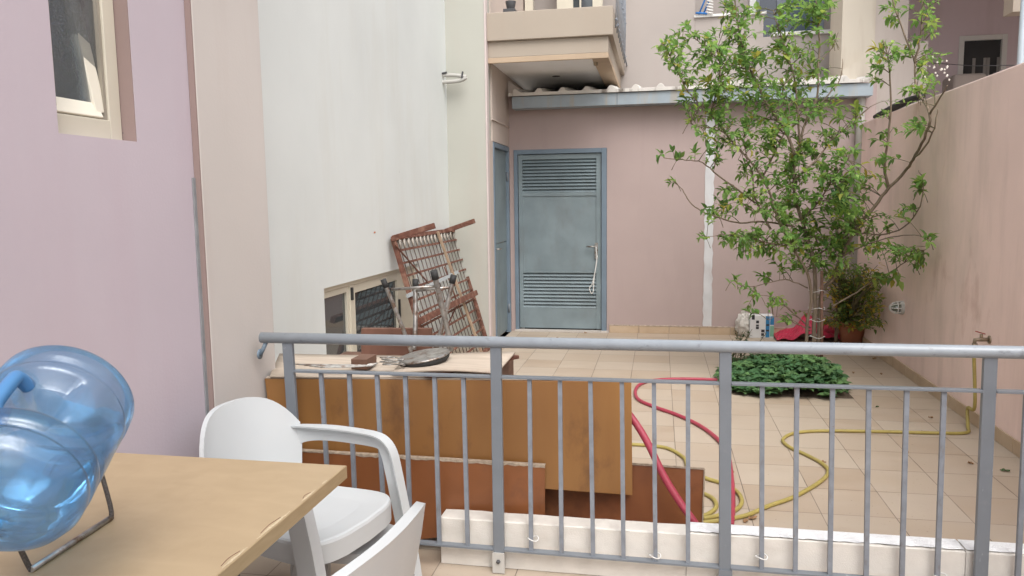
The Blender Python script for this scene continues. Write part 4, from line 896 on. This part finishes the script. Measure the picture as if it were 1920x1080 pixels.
# ================================================================== CARTON, RED BAG
cb_ = onz(1430, 634); ct = thing('carton', cb_, 'white printed carton with blue panel standing against the back wall', 'box')
yc_ = cb_.y; x0, x1 = ony(1406, 600, yc_).x, ony(1451, 600, yc_).x; zt_ = ony(1430, 592, yc_).z
g = MB(); g.box(x0, x1, yc_, yc_+.16, .001, zt_); g.build('box_body', CARD, ct, bev=.003)
g = MB(); g.box(x0+.165, x0+.205, yc_-.0015, yc_, .01, zt_-.004); g.box(x0+.21, x0+.25, yc_-.0015, yc_, zt_*.6, zt_-.004); g.build('blue_print', INKB, ct)
g = MB()
for (u, v, a, b) in ((.065, .40, .03, .025), (.065, .52, .03, .02), (.065, .66, .03, .03), (.12, .10, .03, .03), (.12, .26, .035, .03), (.02, .82, .03, .05), (.17, .30, .03, .02), (.17, .55, .03, .02)): g.box(x0+u, x0+u+a, yc_-.0018, yc_-.0003, zt_*v, zt_*v+b)
g.build('black_print', INKK, ct)
g = MB(); g.box(x0+.21, x0+.25, yc_-.0015, yc_, .02, zt_*.55); g.build('green_print', INKG, ct)
def blob(name, c, rx, ry, rz, mt_, seed, label, cat, amp=.25, n=26):
    random.seed(seed); g = MB(); P = []
    ph = [(random.uniform(2, 7), random.uniform(2, 7), random.uniform(0, 6), random.uniform(0, 6)) for _ in range(7)]
    for i in range(n+1):
        th = math.pi*i/n; row = []
        for j in range(n*2+1):
            a = math.pi*(j % (n*2))/n; k = 1+amp*sum(abs(math.sin(p*th+r))*math.cos(round(q)*a+s) for p, q, r, s in ph)/3.5
            x = rx*math.sin(th)*math.cos(a)*k; y = ry*math.sin(th)*math.sin(a)*k; z = max(-c[2]+.002, rz*math.cos(th)*k)
            row.append((c[0]+x, c[1]+y, c[2]+z))
        P.append(row)
    g.grid(P, False); return g
cbag = ony(1393, 612, yc_+.08); g = blob('x', (cbag.x+.02, yc_+.10, .12), .10, .08, .13, CRUMP, 5, '', '', .35, 16)
tag(g.build('crumpled_sack', CRUMP), 'crumpled greyish sack slumped beside the white carton', 'sack')
# red plastic: draped tarp with a peak
random.seed(21); c0_ = onz(1517, 638); g = MB(); P = []
for i in range(31):
    u = i/30; row = []
    xx = ony(1452+130*u, 640, c0_.y+.05).x
    for j in range(15):
        v = j/14; hgt = .24*math.exp(-((u-.5)/.17)**2)+.12*math.exp(-((u-.82)/.14)**2)+.06*math.exp(-((u-.22)/.2)**2)
        z = .008+hgt*math.sin(math.pi*min(1, v*.9+.1))**.8+.022*math.sin(23*u+9*v)*math.sin(14*v+4*u)*(hgt > .03); row.append((xx, c0_.y-.12+.5*v+.02*math.sin(17*u), max(.004, z)))
    P.append(row)
g.grid(P, False); tag(g.build('plastic_sheet', REDBAG, solid=.003), 'crumpled bright red plastic sheet heaped behind the tree trunk', 'plastic sheet')

# ================================================================== PLANTS
def leaf(mb, p, d, up, L, W, col, curl=.25, fold=.18):
    d = d.normalized(); s = d.cross(up)
    if s.length < 1e-3: s = d.orthogonal()
    s.normalize(); n = s.cross(d).normalized()
    v = [p, p+d*L*.3-s*W*.46+n*fold*W, p+d*L*.33-n*0, p+d*L*.3+s*W*.46+n*fold*W, p+d*L*.66-s*W*.36+n*(fold*W-curl*L*.25), p+d*L*.68-n*curl*L*.28, p+d*L*.66+s*W*.36+n*(fold*W-curl*L*.25), p+d*L-n*curl*L*.7]
    mb.add(v, [(0, 2, 1), (0, 3, 2), (1, 2, 5, 4), (2, 3, 6, 5), (4, 5, 7), (5, 6, 7)], False); mb.c += [col]*8
def green(rn):
    t = rn.random()
    if t < .42: c = (.10, .20, .055)
    elif t < .74: c = (.17, .33, .08)
    elif t < .93: c = (.28, .43, .12)
    elif t < .98: c = (.30, .34, .06)
    else: c = (.48, .36, .05)
    k = rn.uniform(.75, 1.25); return tuple(q*k for q in c)
TYY = 6.62
base = onz(1524, 700); base.y = TYY; base.x = ony(1524, 690, TYY).x
tree = thing('citrus_tree', (base.x, TYY, 0), 'slender multi stemmed citrus tree with loose bright green foliage growing from the tiled bed', 'tree')
BR = [  # (points px, y offset start->end, r0, r1)
 ([(1524, 700), (1526, 640), (1529, 560), (1526, 498), (1515, 451), (1503, 413), (1491, 372), (1488, 337), (1491, 294), (1500, 273), (1510, 230), (1532, 178), (1535, 118), (1536, 60), (1530, 0), (1528, -60)], 0, .1, .019, .005),
 ([(1513, 700), (1512, 620), (1521, 560), (1514, 515), (1490, 470), (1461, 416), (1445, 367), (1430, 335), (1405, 300), (1370, 262), (1330, 212), (1290, 172), (1262, 115), (1240, 80)], -.03, -.35, .014, .004),
 ([(1533, 700), (1535, 620), (1541, 547), (1564, 521), (1576, 483), (1608, 425), (1640, 387), (1666, 352), (1696, 323), (1712, 298), (1733, 259), (1744, 213), (1718, 166), (1715, 118), (1700, 77), (1679, 18), (1665, -30)], .03, .15, .018, .005),
 ([(1715, 118), (1722, 90), (1727, 59), (1730, 0), (1735, -40)], .12, .0, .009, .004),
 ([(1744, 213), (1765, 180), (1776, 160)], .12, .1, .008, .003),
 ([(1666, 352), (1658, 314), (1664, 267), (1670, 207), (1667, 118), (1655, 75)], .1, .05, .013, .004),
 ([(1712, 298), (1735, 275), (1752, 240), (1758, 205)], .12, .05, .009, .003),
 ([(1445, 430), (1416, 372), (1410, 323), (1401, 302), (1395, 260)], -.1, -.25, .010, .004),
 ([(1490, 425), (1433, 416), (1387, 418), (1352, 409), (1317, 396), (1293, 378), (1279, 355), (1262, 340)], -.05, -.3, .008, .003),
 ([(1416, 381), (1387, 358), (1346, 329), (1317, 305), (1287, 300), (1245, 296)], -.15, -.35, .008, .003),
 ([(1491, 294), (1470, 240), (1437, 193), (1419, 154), (1407, 130), (1396, 98), (1385, 60), (1378, 0), (1375, -40)], .0, -.1, .013, .004),
 ([(1407, 130), (1360, 120), (1330, 95), (1290, 60)], -.1, -.2, .007, .003),
 ([(1500, 273), (1495, 200), (1489, 148), (1476, 101), (1462, 60), (1450, 20)], 0, .1, .010, .004),
 ([(1510, 230), (1550, 180), (1575, 150), (1580, 110)], .05, .2, .008, .003),
 ([(1488, 337), (1530, 300), (1560, 260), (1590, 240), (1615, 215), (1632, 200)], .0, .25, .009, .003),
 ([(1503, 413), (1540, 370), (1565, 330), (1590, 300)], 0, -.2, .009, .003),
 ([(1514, 540), (1480, 525), (1462, 525), (1404, 538), (1375, 526)], -.02, -.25, .006, .002),
 ([(1519, 615), (1480, 580), (1444, 556), (1418, 554)], -.02, -.35, .006, .002),
 ([(1519, 620), (1480, 600), (1462, 592), (1440, 600)], -.02, -.4, .005, .002),
 ([(1560, 575), (1600, 552), (1623, 536), (1667, 512), (1696, 492), (1742, 463)], .1, .3, .008, .003),
 ([(1576, 483), (1602, 440), (1652, 440), (1696, 425), (1725, 387), (1730, 337), (1722, 320)], .05, .3, .008, .003),
 ([(1576, 483), (1620, 460), (1670, 445), (1715, 440), (1738, 450)], .05, -.1, .007, .002),
 ([(1515, 451), (1470, 460), (1420, 450), (1370, 440), (1315, 445)], -.02, -.35, .007, .002),
 ([(1530, 480), (1570, 455), (1600, 430), (1630, 410)], 0, -.15, .007, .002),
 ([(1461, 416), (1440, 400), (1415, 395), (1385, 380)], -.2, -.4, .006, .002),
 ([(1430, 335), (1450, 290), (1470, 250), (1480, 210), (1470, 160)], -.15, -.3, .008, .003),
 ([(1370, 262), (1345, 240), (1320, 240), (1295, 232)], -.25, -.4, .006, .002),
 ([(1330, 212), (1345, 170), (1350, 120), (1345, 90)], -.3, -.3, .007, .003),
 ([(1536, 118), (1560, 90), (1572, 60)], .1, .1, .005, .002),
]
def clampw(x, y, Y):
    p = ony(x, y, Y)
    if p.x > 1.93 and p.z < 2.42: p = onx(x, y, 1.93)
    return p
rn = random.Random(11)
tk = MB(); nodes_ = []
for (pts, o0, o1, r0, r1) in BR:
    n = len(pts); W = [clampw(x, y, TYY+o0+(o1-o0)*i/(n-1)) for i, (x, y) in enumerate(pts)]
    if pts[0][1] == 700:
        for q in W[:1]: q.z = 0.0
    sp_ = smooth_path(W, 4); k = len(sp_)
    sp_ = [p+Vector((rn.uniform(-1, 1), rn.uniform(-1, 1), rn.uniform(-1, 1)))*.004 if 0 < i < k-1 else p for i, p in enumerate(sp_)]
    tk.tube(sp_, [r0+(r1-r0)*i/(k-1) for i in range(k)], 7)
    for p in sp_:
        if p.z > .45: nodes_.append(p)
tk.build('trunk', BARK, tree)
CL = [(1262,95,30,30,.8),(1290,62,22,20,.8),(1245,115,18,14,.7),(1300,130,38,34,1),(1340,90,38,38,1),(1390,40,38,36,1),(1380,105,40,36,1.1),(1375,0,25,25,.9),(1285,165,22,14,.7),(1315,190,42,22,1),(1355,155,45,32,1.2),(1420,120,45,34,1.2),(1450,60,24,26,.6),(1500,35,46,32,1.5),(1537,12,28,24,1.5),(1478,95,38,24,1.3),(1520,105,26,26,.7),(1555,70,16,16,.8),(1530,160,36,28,.7),(1480,160,40,26,.8),(1425,180,46,28,1.2),(1375,212,46,28,1.3),(1300,222,30,14,.7),(1440,230,56,28,1.1),(1500,212,46,28,.9),(1550,200,36,26,.8),(1340,250,36,22,1),(1400,262,54,24,1.1),(1475,280,56,28,1),(1540,270,46,26,.9),(1262,290,28,8,.8),(1300,292,16,10,.8),(1350,290,32,22,.8),(1430,322,50,28,.9),(1500,330,56,32,1),(1560,330,42,30,.8),(1262,343,12,8,.8),(1370,370,36,16,.6),(1345,397,40,12,.9),(1440,382,55,26,.9),(1520,400,66,34,1.1),(1590,382,34,26,1),(1590,290,24,14,.7),(1628,342,28,18,.6),(1315,445,9,7,.9),(1385,447,40,14,1),(1440,452,56,22,1.1),(1520,460,66,28,1.1),(1600,442,46,32,.9),(1640,422,36,24,.5),(1430,475,50,10,1),(1500,498,50,16,.8),(1570,500,36,18,.8),(1690,400,28,14,.4),(1650,470,44,16,.5),(1695,480,36,16,.6),(1660,520,34,12,.7),(1372,526,14,7,.9),(1396,540,10,8,.9),(1435,522,16,7,.8),(1445,562,24,12,1),(1412,556,14,8,1),(1412,582,18,8,.7),(1466,600,22,12,.7),(1680,25,24,26,.8),(1735,50,26,34,.8),(1740,5,20,16,.8),(1650,82,16,20,.6),(1690,92,24,20,.8),(1655,115,28,20,.9),(1740,112,24,20,.8),(1768,107,16,8,.7),(1645,142,16,14,.7),(1738,158,30,22,.9),(1690,180,20,14,.6),(1612,200,16,10,.9),(1650,212,18,10,.6),(1610,232,26,12,1),(1700,240,30,14,.6),(1650,265,24,14,.6),(1660,300,22,18,.6),(1722,345,10,14,.9),(1618,282,20,8,.6),(1738,450,8,10,.9),(1600,340,24,20,.8),(1575,240,22,20,.7),(1720,500,18,8,.5)]
cr = MB(); cr.c = []; tw = MB()
import bisect
for (cx, cy, rx, ry, dn) in CL:
    if cx > 1640 and cy > 100: dn = dn*1.3
    cnt = max(2, int(rx*ry*dn/(46 if cy < 330 else 30 if cx < 1640 else 24))); 
    for k in range(cnt):
        while True:
            u, v = rn.uniform(-1, 1), rn.uniform(-1, 1)
            if u*u+v*v < 1: break
        X, Y = cx+u*rx, cy+v*ry
        ctr = ony(X, Y, TYY)
        # choose a depth near the closest branch
        best = min(nodes_, key=lambda q: (q.x-ctr.x)**2+(q.z-ctr.z)**2)
        tip = clampw(X, Y, best.y+rn.gauss(0, .16))
        st = min(nodes_, key=lambda q: (q-tip).length_squared+ (0.02 if q.z > tip.z else 0))
        dv = tip-st
        if dv.length > .38: st = tip-dv.normalized()*.38*rn.uniform(.6, 1); 
        if (tip-st).length < .05: st = tip-Vector((rn.uniform(-.08, .08), rn.uniform(-.08, .08), .09))
        mid = st.lerp(tip, .5)+Vector((0, 0, .02)); tp_ = smooth_path([st, mid, tip], 4)
        tw.tube(tp_, [.0032-.0018*i/(len(tp_)-1) for i in range(len(tp_))], 4, caps=False)
        nl = rn.randint(4, 7); d0 = (tip-st).normalized(); base_c = green(rn)
        big = rn.choice((1, .9, 1.15, .75, .6, .65)); 
        for q in range(nl):
            t = 1-.62*q/nl*rn.uniform(.85, 1.1); p = st.lerp(tip, max(0, min(1, t))) + Vector((0, 0, .02*(1-abs(2*t-1))))
            a = q*2.4+rn.uniform(-.5, .5); o = d0.orthogonal().normalized(); o = Matrix.Rotation(a, 3, d0) @ o
            dd = (d0*rn.uniform(.4, 1.0)+o*rn.uniform(.6, 1.1)+Vector((0, 0, rn.uniform(-.55, .35)))).normalized()
            if q == 0: dd = (d0+Vector((0, 0, rn.uniform(-.3, .4)))).normalized()
            L = rn.uniform(.048, .084)*big; c = tuple(.5*x+.5*y for x, y in zip(base_c, green(rn)))
            leaf(cr, p, dd, Vector((rn.uniform(-.3, .3), rn.uniform(-.3, .3), 1)), L, L*rn.uniform(.42, .60), c, rn.uniform(.1, .5), rn.uniform(.1, .3))
tag(tw.build('twigs', TWIG, tree), kind='stuff')
# blossoms
bl_ = MB()
for k in range(20):
    p = ony(rn.gauss(1762, 14), rn.gauss(125, 14), TYY+.1+rn.uniform(-.06, .06))
    for a in range(5):
        an = a*1.257; e = Vector((math.cos(an), .4*math.sin(an*2), math.sin(an)))*.009; s = Vector((-math.sin(an), 0, math.cos(an)))*.003
        bl_.add([p, p+e*.6+s, p+e, p+e*.6-s], [(0, 1, 2, 3)])
bl_.build('blossom', mat('blossom', (.72, .68, .6), rough=.6), tree)
cr.build('crown', LEAF, tree, fix=False)
# stake & ties
sk = MB(); a, b = ony(1541, 508, TYY-.05), ony(1541, 690, TYY-.05); b.z = 0; sk.tube([a, b], .012, 8); tag(sk.build('wooden_stake', OLDWOOD), 'thin dark stake tied beside the citrus tree stems', 'stake')
for y, wd_ in ((545, 'uppermost'), (578, 'second highest'), (600, 'third highest'), (631, 'lowest')):
    tie = MB(); c = ony(1531, y, TYY-.02); tie.tube([c+Vector((.065*math.cos(t), .05*math.sin(t), .008*math.sin(3*t+y))) for t in [i*math.pi/9 for i in range(18)]], .0024, 5, closed=True)
    tag(tie.build('tree_tie', STRING), 'thin white string tying the citrus stems to the stake, ' + wd_ + ' of four', 'string', 'strings tying the tree to its stake')

# weeds in the bed
rn = random.Random(5); wd = MB(); wd.c = []
def hfun(x, y):
    u = (x-.98)/.48; v = (y-6.45)/.62; q = 1-(abs(u)**3+abs(v)**3); return .25*max(0, q)**.45*max(.45, 1-max(0, y-6.35)*1.1)*(.75+.25*math.sin(7*x+3*y))
for k in range(1500):
    x = rn.uniform(.50, 1.47); y = rn.uniform(5.86, 7.05); h = hfun(x, y)*(1+.25*math.sin(9*x+2)*math.sin(8*y+1)+rn.uniform(-.12, .12))
    if h < .03: continue
    z = h*rn.uniform(.55, 1.05); top = Vector((x, y, z))
    n = 4; a0 = rn.uniform(0, 6.28); c0 = (.06, .14, .055) if rn.random() < .5 else (.11, .21, .075)
    for q in range(n):
        a = a0+q*6.283/n; dd = Vector((math.cos(a), math.sin(a), rn.uniform(-.15, .75))); kk = rn.uniform(.7, 1.3)
        leaf(wd, top+dd*.004, dd, Vector((rn.uniform(-.6, .6), rn.uniform(-.9, .3), 1)), rn.uniform(.038, .068), rn.uniform(.032, .05), tuple(q_*kk for q_ in c0), .35, .1)
tag(wd.build('ground_cover', WEED, None, fix=False), 'dense low green nettle like weeds filling the square tree bed', 'ground cover', kind='stuff')
# sprig with dark small leaves at the left back of the bed
rn = random.Random(6); sg = thing('dark_shrub', (.62, 6.75, 0), 'small dark sprawling shrub at the left back corner of the tree bed', 'shrub')
m1, m2 = MB(), MB(); m2.c = []
for k in range(26):
    e = ony(rn.uniform(1372, 1452), rn.uniform(605, 690), 6.8+rn.uniform(-.2, .15)); s = Vector((.66+rn.uniform(-.08, .1), 6.75, .01)); m1.tube([s, s.lerp(e, .5)+Vector((0, 0, .04)), e], .003, 4)
    for q in range(10):
        t = rn.uniform(.35, 1); p = s.lerp(e, t)+Vector((0, 0, .04*(1-t))); leaf(m2, p, Vector((rn.gauss(0, 1), rn.gauss(0, 1), rn.gauss(.3, .6))), Vector((0, 0, 1)), rn.uniform(.025, .045), .016, (.035, .075, .03), .2, .1)
m1.build('stem', TWIG, sg); m2.build('foliage', WEED, sg, fix=False)

# potted bush
pc = onz(1601, 648); pc.y += .1; pot = thing('potted_bush', (pc.x, pc.y, 0), 'yellowing bush in a terracotta pot in the back right corner', 'potted plant')
Mp = Matrix.Translation((pc.x, pc.y, 0)); g = MB(); g.lathe([(0, .004), (.10, .004), (.135, .20), (.15, .205), (.155, .235), (.14, .236), (.13, .20), (0, .20)], Mp, 32); g.build('pot', TERRA, pot)
g = MB(); g.lathe([(0, .21), (.131, .205)], Mp, 20); g.build('soil', SOIL, pot)
rn = random.Random(8); m1, m2 = MB(), MB(); m2.c = []
ctr = ony(1605, 555, pc.y)
for k in range(190):
    e = clampw(min(1654, rn.gauss(1600, 34)), rn.uniform(492, 618), pc.y+rn.gauss(-.05, .14)); s = Vector((pc.x+rn.uniform(-.05, .05), pc.y+rn.uniform(-.05, .05), .21)); 
    mid = s.lerp(e, .5)+Vector((rn.uniform(-.06, .06), 0, .06)); pth = smooth_path([s, mid, e], 4); m1.tube(pth, [.006-.004*i/(len(pth)-1) for i in range(len(pth))], 5)
    yel_ = rn.random() < .35
    for q in range(13):
        t = rn.uniform(.55, 1.03); p = s.lerp(e, t)+Vector((rn.gauss(0, .012), rn.gauss(0, .012), .03*(1-t))); c = (.46, .37, .06) if (yel_ and rn.random() < .7) else ((.12, .19, .05) if rn.random() < .6 else (.19, .25, .07))
        leaf(m2, p, Vector((rn.gauss(0, 1), rn.gauss(0, 1), rn.gauss(.2, .7))), Vector((0, 0, 1)), rn.uniform(.04, .065), rn.uniform(.022, .034), c, .3, .15)
m1.build('stem', TWIG, pot); m2.build('foliage', LEAF, pot, fix=False)
# yucca
yc3 = ony(1576, 385, 8.2); yu = thing('strap_leaf_plant', (yc3.x, 8.2, 0), 'tall thin plant with stiff strap leaves standing behind the citrus crown', 'plant')
g = MB(); g.tube([(yc3.x, 8.2, .0), (yc3.x+.02, 8.2, .7), (yc3.x, 8.2, yc3.z-.12)], .018, 8); g.build('stem', BARK, yu)
g = MB(); g.c = []
for k in range(16):
    a = k*2.4; leaf(g, Vector((yc3.x, 8.2, yc3.z-.14+.01*k)), Vector((math.cos(a)*.35, math.sin(a)*.35, 1)), Vector((0, -1, .2)), rn.uniform(.24, .36), .035, (.03, .10, .03), .1, .05)
g.build('foliage', WEED, yu, fix=False)

# fallen leaves: each its own thing
rn = random.Random(14)
spots = [(1412, 973, 'curled brown leaf touching the yellow hose right of the third post', 1.5, 0), (1432, 955, 'small brown leaf under the yellow hose beside a larger curled one', 1.0, 0), (1398, 978, 'pale brown leaf at the foot of the third post', 1.2, 0), (1310, 800, 'grey green leaf lying along the red hose', 1.1, 1), (1735, 811, 'reddish brown leaf caught on the straight part of the yellow hose', 1.2, 0), (1575, 811, 'brown leaf under the left straight part of the yellow hose', 1.0, 0), (1620, 811, 'brown leaf on the yellow hose behind the balusters', .8, 0), (1543, 868, 'thin brown leaf on the hose bend', 1.0, 0), (1884, 884, 'limp green leaf on the tiles at the far right', 1.4, 1), (1373, 888, 'tiny brown leaf right of the third post', .9, 0), (1652, 702, 'pair of dark leaf scraps on the tiles near the boundary skirting', 1.0, 0), (1745, 784, 'small dark leaf near the yellow hose by the boundary wall', .8, 0), (1645, 764, 'small grey green leaf crumb left of the boundary skirting', .7, 1), (1900, 845, 'crumpled brown leaf against the boundary skirting', 1.2, 0), (1640, 673, 'pinkish brown leaf behind the handrail near the pot', 1.6, 0), (1485, 815, 'dry leaf inside the bend of the yellow hose', .9, 0), (1600, 700, 'dry leaf scrap right of the weed bed', .9, 0), (1098, 625, 'brown leaf on the tiles below the louvred door', 1.2, 0), (1265, 648, 'lone dry leaf in the middle of the rear tiles', 1.0, 0), (1045, 634, 'small dry leaf scrap left on the rear tiles', .9, 0), (1700, 850, 'tiny leaf scrap in the open tiles between balusters', .8, 0), (1820, 870, 'dry leaf scrap left of the rightmost post', .9, 0)]
for (x, y, lb, s, gr) in spots:
    p = onz(x, y, .001); g = MB(); L = .035*s; a = rn.uniform(0, 6.28); d_ = Vector((math.cos(a), math.sin(a), 0)); t_ = Vector((-d_.y, d_.x, 0)); P = []
    for i in range(7):
        u = i/6; wv = L*.28*math.sin(math.pi*(.06+.94*u)**.8)+.0006; c = p+d_*L*(u-.5)
        P.append([c-t_*wv+Vector((0, 0, .006+rn.uniform(0, .008))), c+Vector((0, 0, .002+.006*u*rn.random())), c+t_*wv+Vector((0, 0, .004+rn.uniform(0, .01)))])
    g.grid(P); o = g.build('fallen_leaf', GREENLEAF if gr else DRYLEAF, None, solid=.0008); tag(o, lb, 'leaf', 'dead leaves scattered on the tiles')
